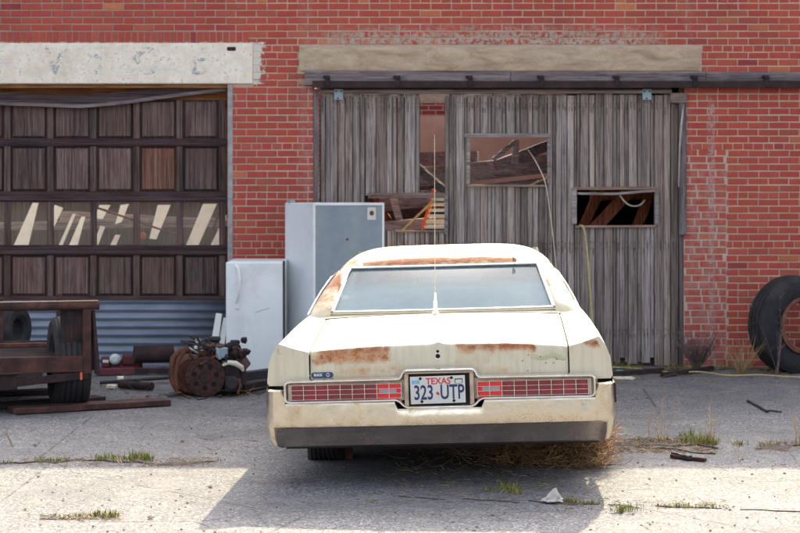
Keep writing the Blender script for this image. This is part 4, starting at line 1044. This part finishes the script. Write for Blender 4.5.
# ------------------------------------------------------------------ vegetation helpers
def curvy(mb,p,d,L,r,col,n=3,seg=5,wig=.4,grav=0):
    p=Vector(p); d=Vector(d).normalized(); pts=[p.copy()]; 
    for k in range(seg):
        d=(d+Vector((rnd.uniform(-wig,wig),rnd.uniform(-wig,wig),rnd.uniform(-wig,wig)-grav))).normalized(); p=p+d*L/seg
        if p.z<.003: p.z=.003; d.z=abs(d.z)
        pts.append(p.copy())
    mb.tube(pts,[r*(1-.75*k/seg) for k in range(seg+1)],n,col,caps=False); return pts
def blade(mb,p,h,w,lean,col):
    a=rnd.uniform(0,6.28); dx,dy=math.cos(a)*lean,math.sin(a)*lean; px,py=-math.sin(a)*w,math.cos(a)*w
    x,y,z=p; mb.add([(x-px,y-py,z),(x+px,y+py,z),(x+dx*.4+px*.7,y+dy*.4+py*.7,z+h*.6),(x+dx*.4-px*.7,y+dy*.4-py*.7,z+h*.6),(x+dx,y+dy,z+h)],[(0,1,2,3),(3,2,4)],col)
def tuftm(mb,x,y,n,h,sp,cvar=((1,1,1),)):
    for _ in range(n):
        r=abs(rnd.gauss(0,sp)); t=rnd.uniform(0,6.28); k=rnd.uniform(.6,1.3); c=rnd.choice(cvar)
        blade(mb,(x+r*math.cos(t),y+r*math.sin(t)*.6,.003),h*rnd.uniform(.35,1.1),.0022,h*rnd.uniform(.1,1.3),tuple(k*q for q in c))
gv=((1,1,1),(1.7,1.2,.7),(2.2,1.5,1.1),(2.6,1.7,1.2),(.9,1.1,.8),(1.3,.9,.8))
gr=MB()
def tuftline(pts,n,h,sp=.03,k=18):
    n=max(2,int(n*.5)); k=11
    for _ in range(n):
        i=rnd.randrange(len(pts)-1); t=rnd.random(); px=lerp(pts[i][0],pts[i+1][0],t); py=lerp(pts[i][1],pts[i+1][1],t)+rnd.uniform(-1.5,1.5)
        x,y=gnd(px,py); tuftm(gr,x,y,k,h*rnd.uniform(.5,1.2),sp,gv)
tuftline([(-60,464),(20,463)],12,.05); tuftline([(28,462),(72,462)],26,.035); tuftline([(95,460),(150,460)],50,.05); tuftline([(130,459),(148,459)],20,.07)
tuftline([(632,441),(716,444)],60,.05,.04); tuftline([(682,436),(714,446)],36,.09,.03); tuftline([(760,446),(860,442)],50,.05,.04); tuftline([(733,446),(745,446)],8,.05)
tuftline([(50,518),(118,516)],34,.025); tuftline([(95,516),(116,516)],20,.045)
tuftline([(560,502),(600,504)],26,.035); tuftline([(612,507),(722,507)],40,.022); tuftline([(615,512),(632,511)],18,.045); tuftline([(668,506),(715,507)],14,.03)
tuftline([(486,490),(520,494)],14,.03); tuftline([(500,488),(516,494)],16,.06); tuftline([(370,502),(400,503)],6,.02); tuftline([(205,462),(225,462)],5,.02)
tuftline([(640,522),(700,526)],5,.012)
for _ in range(130):
    x=rnd.uniform(.5,3.2) if rnd.random()<.6 else rnd.uniform(3,6); tuftm(gr,x,18.5+rnd.uniform(-.12,.2),12,rnd.uniform(.04,.11),.04,gv)
for _ in range(14): tuftm(gr,rnd.uniform(-5,-1),18.4+rnd.uniform(-.2,.2),10,.06,.04,gv)
tag(gr.build('grass',M['grass'],fix=False),kind='stuff')
# dry litter
lt=MB()
def litter(px0,px1,py0,py1,n,L=.05,r=.0018):
    for _ in range(n):
        px=rnd.uniform(px0,px1); py=rnd.uniform(py0,py1); x,y=gnd(px,py); a=rnd.uniform(0,6.28); k=rnd.uniform(.3,1.1)
        curvy(lt,(x,y,.005),(math.cos(a),math.sin(a),.1),L*rnd.uniform(.4,1.8),r,(k,k*.9,k*.85),seg=3,wig=.3)
litter(20,215,458,467,420,.04); litter(600,716,439,454,700,.05,.0022); litter(755,860,443,452,200); litter(560,730,500,510,180,.03); litter(40,120,515,521,160,.04)
litter(0,800,385,533,260,.035); litter(400,600,462,500,200,.06); litter(100,260,395,460,60,.06)
litter(60,290,378,400,160,.12,.003); litter(600,800,366,384,260,.12,.002); litter(0,260,400,445,6,.3,.002)
tag(lt.build('plant_litter',M['straw'],fix=False),kind='stuff')
gvl=MB()
def pebble(x,y,r,col):
    b=len(gvl.v); z=r*.4; k=[rnd.uniform(.7,1.2) for _ in range(6)]
    gvl.add([(x+r*k[0],y,z),(x,y+r*k[1],z),(x-r*k[2],y,z),(x,y-r*k[3],z),(x,y,z+r*.6*k[4]),(x,y,0)],[(0,1,4),(1,2,4),(2,3,4),(3,0,4),(1,0,5),(2,1,5),(3,2,5),(0,3,5)],col)
for _ in range(1300):
    py=rnd.uniform(372,560); px=rnd.uniform(-80,880); x,y=gnd(px,py); k=rnd.choice((.35,.7,.9,1,1.2,1.5)); pebble(x,y,rnd.choice((.003,.004,.005,.007,.010)) if rnd.random()<.985 else rnd.uniform(.012,.022),(k,k*.96,k*.92))
n=N('gravel_chips'); n.fin(n.mix(1.0,(.22,.20,.185,1),n.attr(),'MULTIPLY'),.9)
tag(gvl.build('gravel',n.m,fix=False),kind='stuff')
def dryweed(name,px,py,hpx,stems,label,spread=.1,mat='straw',r=.0022,heads=True,cat='weed',kk=1.0,green=False):
    x,y=gnd(px,py); s=F/y; H=hpx/s; m=MB()
    for i in range(stems):
        a=rnd.uniform(0,6.28); L=H*rnd.uniform(.45,1.05); c=rnd.uniform(.7,1.4)*kk
        pts=curvy(m,(rnd.uniform(-.02,.02),rnd.uniform(-.02,.02),0),(math.cos(a)*spread*2,math.sin(a)*spread*2,1),L,r,(c,c*.95,c*.9),seg=6,wig=.12)
        for q in pts[2:]:
            for _ in range(2 if heads else 0):
                b=rnd.uniform(0,6.28); curvy(m,q,(math.cos(b),math.sin(b),1.2),L*.14,r*.6,(c,c,c*.9),seg=2,wig=.3)
    o=m.build(name,M[mat],fix=False); o.location=(x,y,0); return tag(o,label,cat)
dryweed('dry_weed',663,441,50,7,'wispy fan of dry grass stems left in the right hand crack',.22)
dryweed('dry_weed',711,444,48,5,'tall bright dry stalk with curled leaves in the right hand crack',.06,r=.003)
dryweed('dry_weed',649,441,30,3,'short dry stems beside the car in the right hand crack',.15)
dryweed('dry_weed',738,462,26,3,'small dry stem standing alone between the two right hand crack clumps',.25)
dryweed('dry_weed',795,446,45,4,'dry grass stems in the crack at the right edge',.15)
dryweed('dry_weed',13,447,28,2,'forked dry stalk standing left in front of the trailer',.12,r=.005,heads=False)
dryweed('dry_weed',121,463,14,3,'broken pale straw in the left hand crack',.9,r=.004,heads=False)
dryweed('dry_weed',152,465,10,2,'short pale straw lying at the right end of the left hand crack',1.5,r=.004,heads=False)
dryweed('dry_weed',742,376,46,60,'clump of dry grass at the wall between the shrub and the big tyre',.32,r=.004,heads=False,kk=.75)
dryweed('dry_weed',776,376,88,5,'tall purple brown seed stalk in front of the big tyre',.12,'greytwig',r=.004)
dryweed('dry_shrub',697,370,44,90,'dark twiggy shrub at the foot of the brick pier right of the plank door',.3,'greytwig',r=.004,cat='shrub')
# tumbleweed under the bumper
tw=MB()
for k in range(2800):
    px=rnd.triangular(468,606,600) ; x=(px-400)/157.; y=rnd.uniform(11.8,12.45); z=rnd.uniform(0,.27)
    a=rnd.uniform(0,6.28); c=rnd.uniform(.5,1.5)
    curvy(tw,(x-.9,y-12.0,z),(math.cos(a),math.sin(a)*.7,rnd.uniform(-.5,.9)),rnd.uniform(.08,.24),rnd.uniform(.0014,.0032),(c,c*rnd.uniform(.8,1),c*.8),seg=5,wig=.55)
for k in range(420):
    a=rnd.uniform(0,6.28); x=1.27+rnd.gauss(0,.045); z=rnd.uniform(0,.26); c=rnd.uniform(1.6,3.2)  # paler twig colour paints the sunlit right edge of the clump
    curvy(tw,(x-.9,rnd.uniform(-.2,.2),z),(math.cos(a),math.sin(a),.5),rnd.uniform(.04,.12),.0024,(c,c,c),seg=4,wig=.6)
for k in range(90):
    px=rnd.uniform(400,500); x=(px-400)/165.; a=rnd.uniform(0,6.28)
    curvy(tw,(x-.9,rnd.uniform(-.3,.3),rnd.uniform(.0,.22)),(math.cos(a),math.sin(a),rnd.uniform(-.3,.6)),rnd.uniform(.08,.3),.0018,(.8,.75,.7),seg=5,wig=.4)
o=tw.build('tumbleweed',M['twig'],fix=False); o.location=(.9,12.0,0); tag(o,'tangled brown tumbleweed caught under the right of the car bumper','tumbleweed')

# ------------------------------------------------------------------ trailer at the left
tl=thing('flatbed_trailer','rusty steel utility trailer with a top rail, at the left edge','trailer',(-2.42,15.0,0),(0,0,R(17)))
m=MB(); m.tube([(-2.5,0,.842),(.03,0,.842)],.036,12); m.build('top_rail',M['rust'],tl,smooth=True)
m=MB(); m.box(-2.5,.02,-.022,.022,.874,.880); m.build('rail_light_strip',m_plain('skylit_rail_top',(.42,.30,.20),.6,.2),tl)  # paler strip paints the skylit top edge of the rail
def post(x0,x1,y0,y1,z0,z1,mat='rust',nm='post'):
    m=MB(); m.box(x0,x1,y0,y1,z0,z1); m.build(nm,M[mat],tl,bevel=.004)
post(-.10,-.035,-.02,.03,.30,.81); post(-2.4,-2.34,-.02,.03,.30,.81); post(-.10,-.05,1.72,1.78,.34,.85); post(-.62,-.575,1.60,1.65,.42,.82); post(-.655,-.63,1.60,1.64,.42,.82)
m=MB()
for k in range(26): z=.05*k
m.box(-2.4,-.10,.02,1.8,.425,.437)
for k in range(18): m.box(-2.39,-.11,.06+.095*k,.10+.095*k,.437,.441)
m.build('deck',M['rustdk'],tl)
m=MB(); m.box(-2.4,-.10,-.03,.018,.318,.442); m.box(-2.4,-.10,-.036,-.03,.318,.332); m.build('rear_sill',M['rust'],tl,bevel=.004)
m=MB(); m.box(-2.4,-.12,1.0,1.05,.441,.475); m.build('deck_board',M['rustor'],tl,bevel=.004)
m=MB()
for k in range(10): m.box(-.072+.006*(k%2),-.058+.006*(k%2),.05+.068*k,.05+.068*(k+1),.36,.80)
m.build('side_panel',M['rustdk'],tl)
m=MB()
q=[(.73,.80)]+[(.73+.16-.16*math.cos(t),.62+.16*math.sin(t)) for t in [math.pi/2*i/6 for i in range(7)]][::-1]
m.prism([(.72,.36),(1.75,.36),(1.75,.52),(.98,.52),(.98,.80),(.72,.80)],-.004,.004,M=Matrix.Translation((-.066,0,0))@Matrix.Rotation(R(90),4,'Z')); m.build('side_panel',M['rustdk'],tl)
m=MB()
for k in range(5): m.box(-.27+.035*k,-.237+.035*k,.035+.006*(k%2),.050,.442,.806)
m.build('corner_panel',M['rustdk'],tl)
m=MB(); m.beam((.015,-.02,.30),(-.02,.05,.80),.03,.05); m.beam((.0,.1,.32),(-.02,.1,.78),.05,.04); m.build('stake_pocket',M['rustdk'],tl,bevel=.004)
m=MB(); m.beam((-2.4,-.15,.20),(-.62,-.08,.265),.03,.13); m.beam((-.62,-.08,.25),(-.06,0,.29),.03,.06); m.beam((-2.4,-.16,.29),(-.58,-.10,.325),.05,.012); m.build('hinged_ramp',M['rustdk'],tl,bevel=.003)
m=MB(); m.box(-.125,-.108,-.045,-.035,.255,.315); m.build('reflector',M['orange'],tl)
m=MB(); m.tube([(-2.2,.75,.36),(-.2,.75,.36)],.035,8); m.box(-2.3,-2.24,.0,1.8,.30,.42); m.box(-.34,-.28,0,1.8,.30,.42); m.build('chassis',M['black'],tl)
for x in (-.165,-2.35):
    t=MB(); MT=Matrix.Translation((x,.36,.375-.012))@Matrix.Rotation(R(90),4,'Z')
    pr=[(.20,-.10),(.24,-.135),(.33,-.142),(.365,-.12)]
    for k in range(5): h=-.11+.22*k/5; pr+=[(.372,h+.004),(.372,h+.032),(.362,h+.034),(.362,h+.042)]
    pr+=[(.365,.12),(.33,.142),(.24,.135),(.20,.10)]
    t.lathe(pr,MT,n=44,closed=True); t.v=[(a,b,max(c,.045)) for a,b,c in t.v]; w_=t.build('wheel',M['tyre'],tl,smooth=True,ang=35)
    r_=MB(); r_.lathe([(.0,0),(.1,.01),(.18,-.02),(.205,-.09),(.205,.09),(.18,.05),(0,.05)],MT,n=24); r_.build('rim',M['rustdk'],w_,smooth=True)
def plank(name,a,b,w,h,z,mat,label,cat='plank',tilt=0,group=None):
    A=Vector((*gnd(*a),z)); B=Vector((*gnd(*b),z)); m=MB(); m.beam((0,0,0),B-A,w,h,(1,1,1),tilt,6,.003); o=m.build(name,mat,bevel=.004); o.location=A; return tag(o,label,cat,group)
PG='old boards lying on the ground'
plank('plank',(12,414),(166,405),.22,.045,.03,M['rust'],'long brown plank lying under the trailer wheel',group=PG)
plank('plank',(-30,411),(100,401),.20,.04,.024,M['rustdk'],'dark plank lying behind the long one under the trailer',group=PG)
plank('plank',(-40,397),(60,394),.18,.04,.025,M['rustdk'],'dark board in the shade under the trailer deck',group=PG)
# second tyre/hub seen through the trailer
t=MB(); t.lathe([(.10,-.07),(.14,-.10),(.2,-.10),(.235,-.07),(.235,.07),(.2,.10),(.14,.10),(.10,.07)],Matrix.Rotation(R(70),4,'Z'),n=32,closed=True); o=t.build('old_tyre',M['tyre'],smooth=True); X,Z=at(11,345,17.6); o.location=(X,17.6,.47); o.rotation_euler=(0,0,0); tag(o,'small dark tyre standing behind the trailer against the corrugated panel','tyre')
t=MB(); t.box(-.3,.3,-.25,.25,0,.235); o=t.build('crate',M['dkwood_h'],bevel=.006); o.location=(X-.05,17.6,0); tag(o,'dark wooden crate under the small tyre behind the trailer','crate')

# ------------------------------------------------------------------ engine
en=thing('car_engine','rusty car engine with a large drilled flywheel facing out, lying on the asphalt','engine',(-1.655,16.05,0),(0,0,R(0)))
fw=MB(); n_=40
# flywheel disc with holes: annular build via bmesh boolean-free: rings and dark hole discs
fw.lathe([(.0,-.012),(.045,-.014),(.05,-.004),(.115,-.004),(.12,-.012),(.166,-.014),(.172,-.006),(.172,.03),(.0,.03)],Matrix.Translation((0,0,.172)),n=48)
fo=fw.build('flywheel',M['rust'],en,smooth=True,ang=30)
for k in range(7):
    a=2*math.pi*k/7+.2; rr=.095; h=MB(); h.lathe([(0,-.0065),(.021,-.0065),(.022,-.004)],Matrix.Translation((rr*math.cos(a),0,.172+rr*math.sin(a))),n=16); h.build('hole',M['hole'],fo)
h=MB(); h.lathe([(0,-.017),(.018,-.017),(.018,-.01)],Matrix.Translation((0,0,.172)),n=14); h.build('hub',M['black'],fo)
m=MB(); m.lathe([(.0,.03),(.145,.03),(.165,.06),(.17,.22),(.155,.30),(.11,.36),(.0,.36)],Matrix.Translation((-.11,.06,.175))@Matrix.Rotation(R(18),4,'Z'),n=32); m.build('bell_housing',M['rustor'],en,smooth=True)
m=MB(); m.tube([(-.23,-.02,.06),(-.27,0,.12),(-.285,.02,.22),(-.275,.03,.33),(-.22,.04,.385),(-.14,.04,.40),(-.06,.05,.385),(.02,.06,.345)],[.028,.027,.027,.029,.031,.032,.032,.03],12); m.tube([(-.235,-.04,.045),(-.25,-.035,.20),(-.225,-.02,.32),(-.17,0,.39)],[.014,.016,.017,.016],8); m.build('exhaust_pipe',M['rustor'],en,smooth=True)
m=MB(); m.box(-.02,.30,.10,.62,.05,.32); m.box(.04,.24,.06,.58,.30,.38); m.box(.16,.29,.0,.12,.08,.30); m.build('block',M['rustdk'],en,bevel=.015,seg=2)
m=MB(); m.beam((.27,.05,.25),(.27,.6,.25),.10,.12,roll=R(-35)); m.beam((-.02,.12,.33),(-.02,.6,.33),.09,.10,roll=R(35)); m.build('cylinder_head',M['rust'],en,bevel=.01)
m=MB(); m.lathe([(0,-.0),(.05,0),(.055,.03),(.04,.04),(.04,.10),(.0,.1)],Matrix.Translation((.06,.2,.45))@Matrix.Rotation(R(-90),4,'X')@Matrix.Translation((0,-.05,0)),n=18); m.box(.02,.10,.16,.25,.38,.45); m.build('carburettor',M['black'],en,bevel=.004)
m=MB(); m.lathe([(0,0),(.042,0),(.045,.012),(.03,.02),(0,.02)],Matrix.Translation((.035,.05,.445))@Matrix.Rotation(R(-70),4,'X'),n=16); m.lathe([(0,0),(.04,0),(.045,.012),(.03,.02),(0,.02)],Matrix.Translation((.12,.04,.44))@Matrix.Rotation(R(-75),4,'X'),n=16); m.build('filler_cap',M['rust'],en,smooth=True)
m=MB(); m.box(-.05,.10-.0,.14,.30,.38,.42)
for k in range(14):
    x=rnd.uniform(-.14,.32); y=rnd.uniform(.05,.4); z=rnd.uniform(.28,.46); s_=rnd.uniform(.012,.035)
    m.box(x-s_,x+s_,y-s_,y+s_,z-s_*.8,z+s_*.8,M=Matrix.Translation((0,0,0)))
m.build('fittings',M['black'],en,bevel=.005)
m=MB()
for k in range(12):
    x=rnd.uniform(-.13,-.02) if k<7 else rnd.uniform(.18,.3); z=rnd.uniform(.40,.47) if k<7 else rnd.uniform(.24,.30); y=rnd.uniform(.0,.1); s_=rnd.uniform(.006,.016)
    m.box(x-s_,x+s_,y-s_,y+s_,z-s_,z+s_)
m.lathe([(0,-.02),(.022,-.015),(.022,.02),(0,.02)],Matrix.Translation((-.07,.06,.475)),n=12)
m.build('pale_bracket',M['plate'],en,bevel=.003)
m=MB(); m.tube([(.15,.0,.27),(.20,-.01,.295),(.26,0,.285),(.31,.02,.25),(.32,.03,.22)],[.012,.02,.024,.022,.012],8); m.build('cracked_hose',M['scrap'],en,smooth=True)
m=MB(); m.tube([(.10,.02,.42),(.11,0,.37),(.13,0,.32)],.02,8); m.box(.09,.19,.0,.06,.33,.42); m.build('alternator',M['plate_steel'],en,bevel=.01)
m=MB()
for k in range(16):
    a=rnd.uniform(0,6.28); x=.24+rnd.gauss(0,.05); z=.38+rnd.gauss(0,.03); m.lathe([(0,-.03),(rnd.uniform(.015,.04),-.02),(rnd.uniform(.015,.04),.02),(0,.03)],Matrix.Translation((x,.05+rnd.uniform(0,.1),z))@Matrix.Rotation(a,4,'X')@Matrix.Rotation(a*2,4,'Z'),n=10)
m.build('water_pump',M['rustdk'],en,bevel=.004)
m=MB(); m.box(.17,.27,-.02,.08,.05,.18); m.lathe([(0,-.05),(.05,-.05),(.06,-.03),(.06,0),(0,.0)],Matrix.Translation((.23,.0,.12)),n=18); m.build('pulley',M['black'],en,bevel=.006)
for k in range(26):
    m=MB(); x=rnd.uniform(-.12,.30); z=rnd.uniform(.30,.46); y=rnd.uniform(-.02,.12); pts=[(x+rnd.uniform(-.05,.05)*i,y+rnd.uniform(-.02,.02)*i,z+rnd.uniform(-.04,.035)*i) for i in range(4)]
    m.tube(pts,rnd.uniform(.004,.011),6); m.build('hose',M[rnd.choice(('black','rustdk','rust','rustor','plate_steel'))],en,smooth=True)
for k in range(14):
    m=MB(); a=2*math.pi*k/14; m.lathe([(0,-.026),(.008,-.026),(.009,-.012)],Matrix.Translation((.15*math.cos(a),0,.172+.15*math.sin(a))),n=6); m.build('bolt',M['rustdk'],en)
m=MB(); m.tube([(.28,.0,.15),(.30,-.02,.10),(.28,-.03,.03)],.012,6); m.box(.27,.30,-.01,.02,.12,.16); m.build('rusty_bracket',M['rustor'],en)

# ------------------------------------------------------------------ scrap along the wall
def cyl(name,a,b,r,mat,label,cat,n=16):
    A=Vector(a); B=Vector(b); m=MB(); m.tube([(0,0,0),B-A],r,n); o=m.build(name,mat,smooth=True,ang=50); o.location=A; return tag(o,label,cat)
cyl('steel_drum',(*gnd(134,372),.17)[:3],(gnd(172,372)[0],gnd(172,372)[1]+.1,.17),.085,M['rustdk'],'dark brown roll of sheet metal lying behind the engine','drum')
plank('plank',(96,376),(134,375),.08,.06,.04,M['redpaint'],'faded red beam lying behind the trailer wheel',group=PG)
plank('plank',(132,375),(172,375),.08,.05,.04,M['rustdk'],'dark beam lying under the brown metal roll',group=PG)
hl=thing('car_headlight','loose round headlight in a broken dark red bezel by the corrugated panel','headlight',(*gnd(115,371),.0))
m=MB(); m.lathe([(0,-.03),(.03,-.028),(.05,-.01),(.055,.0),(.05,.05),(.03,.08),(0,.08)],Matrix.Translation((.0,0,.115)),n=24); m.build('lens',M['headlamp'],hl,smooth=True)
m=MB(); m.box(-.14,-.05,.0,.06,.03,.14); m.box(.06,.26,.03,.08,.05,.16); m.box(-.14,.26,.05,.09,.0,.10); m.build('bezel',M['redpaint'],hl,bevel=.02,seg=2)
m=MB(); m.box(-.12,-.06,-.01,.0,.08,.11); m.build('bracket',M['plate'],hl,bevel=.004)
cyl('steel_pipe',(*gnd(120,389),.04),(*gnd(152,391),.04),.035,M['rustdk'],'short dark pipe lying on the asphalt in front of the scrap','pipe')
cyl('steel_pipe',(*gnd(100,386),.03),(*gnd(170,383),.05),.016,M['black'],'thin black rod lying behind the short dark pipe','pipe',8)
def scrap(name,px,py,w,d,h,label,mat='scrap',cat='scrap',rz=0):
    x,y=gnd(px,py); m=MB(); k=7; q=[]
    for i in range(k): t=2*math.pi*i/k; r=rnd.uniform(.7,1.1); q.append((w/2*r*math.cos(t),h+.008*math.sin(3*t),d/2*r*math.sin(t)))
    m.add([(a,c,b) for a,b,c in q]+[(a,c,b*.2) for a,b,c in q],[tuple(range(k)),tuple(range(2*k-1,k-1,-1))]+[(i,(i+1)%k,(i+1)%k+k,i+k) for i in range(k)])
    o=m.build(name,M[mat]); o.location=(x,y,.003); o.rotation_euler.z=rz; return tag(o,label,cat)
scrap('pale_patch',112,389,.10,.12,.03,'low pale yellow patch left of the short dark pipe')  # small low pale yellow patch on the ground
scrap('pale_patch',120,383,.07,.18,.05,'thin pale yellow patch behind the short dark pipe')
scrap('pale_patch',143,382,.09,.10,.02,'flat pale patch of painted sunlight behind the right end of the short dark pipe')  # pale patch stands in for a spot of sunlight
scrap('pale_patch',58,388,.12,.12,.01,'pale patch of painted sunlight on the asphalt under the trailer')  # sunlit spot on the asphalt made as a flat pale patch
scrap('pale_ground_sheet',625,379,.25,.32,.006,'flat pale sheet on the asphalt right of the car','scrap','sheet')  # thin flat pale sheet on the ground
scrap('crushed_can',621,373,.09,.1,.02,'small crushed teal can near the yellow rope','teal','can')
x,y=gnd(553,503); bm=bmesh.new(); bmesh.ops.create_icosphere(bm,subdivisions=3,radius=1)
for v in bm.verts:
    c=v.co; k=1+.45*mnoise.noise(c*1.6+Vector((3,1,7)))+.25*mnoise.noise(c*4.5)
    h=max(0,1-((c.x-.15)**2+c.y**2)*2.2)
    v.co=Vector((c.x*.060*k,c.y*.045*k,max(-.2,c.z)*.022*k+.016+(.040*h*k if c.z>0 else 0)))
me=bpy.data.meshes.new('rock'); bm.to_mesh(me); bm.free(); me.materials.append(M['stone']); o=bpy.data.objects.new('rock',me); COL.objects.link(o); o.location=(x,y,0)
tag(o,'pale jagged stone standing in the near crack inside the car shadow','rock')
plank('stick',(671,458),(706,462),.03,.022,.014,M['rust'],'short charred stick lying at the edge of the shade, right',cat='stick')
plank('stick',(673,457),(690,461),.035,.03,.02,M['black'],'black stub against the left end of the charred stick',cat='stick')
plank('plank',(612,377),(662,373),.06,.04,.03,M['rustdk'],'dark board lying by the wall right of the car',group=PG)
plank('plank',(662,378),(712,371),.05,.04,.03,M['rustdk'],'dark board lying crosswise in front of the twiggy shrub',group=PG)
plank('plank',(240,394),(284,386),.10,.05,.06,M['rustdk'],'dark splintered board at the foot of the short refrigerator',group=PG)
plank('plank',(238,385),(290,378),.10,.08,.07,M['black'],'black timber lying under the short refrigerator',group=PG)
plank('stick',(748,402),(768,413),.02,.02,.012,M['black'],'thin dark twig lying on the asphalt at the right',cat='stick')
plank('stick',(765,411),(782,413),.012,.012,.008,M['black'],'small dark twig end right of the thin dark twig',cat='stick')
# big tyre
bt=thing('truck_tyre','large black truck tyre on a rusty rim leaning by the brick wall','tyre',(3.82,18.30,0),(0,0,R(25)))
t=MB(); MT=Matrix.Translation((0,.0,.468))@Matrix.Diagonal((.965,1,.965,1))
pr=[(.255,-.11),(.275,-.135),(.34,-.152),(.41,-.150),(.45,-.135),(.478,-.115)]
for k in range(4): h=-.11+.055*k; pr+=[(.487,h),(.488,h+.04),(.476,h+.043),(.476,h+.052)]
pr+=[(.478,.115),(.45,.135),(.41,.15),(.34,.152),(.275,.135),(.255,.11)]
t.lathe(pr,MT,n=64,closed=True); t.build('tyre_body',M['tyre'],bt,smooth=True,ang=35)
t=MB(); t.lathe([(.232,-.150),(.250,-.170),(.285,-.164),(.268,-.120),(.25,-.10),(.235,-.09),(.225,.0),(.235,.09),(.262,.13),(.255,.0),(.25,-.08)],MT,n=48,closed=True); t.build('rim',M['rustor'],bt,smooth=True)
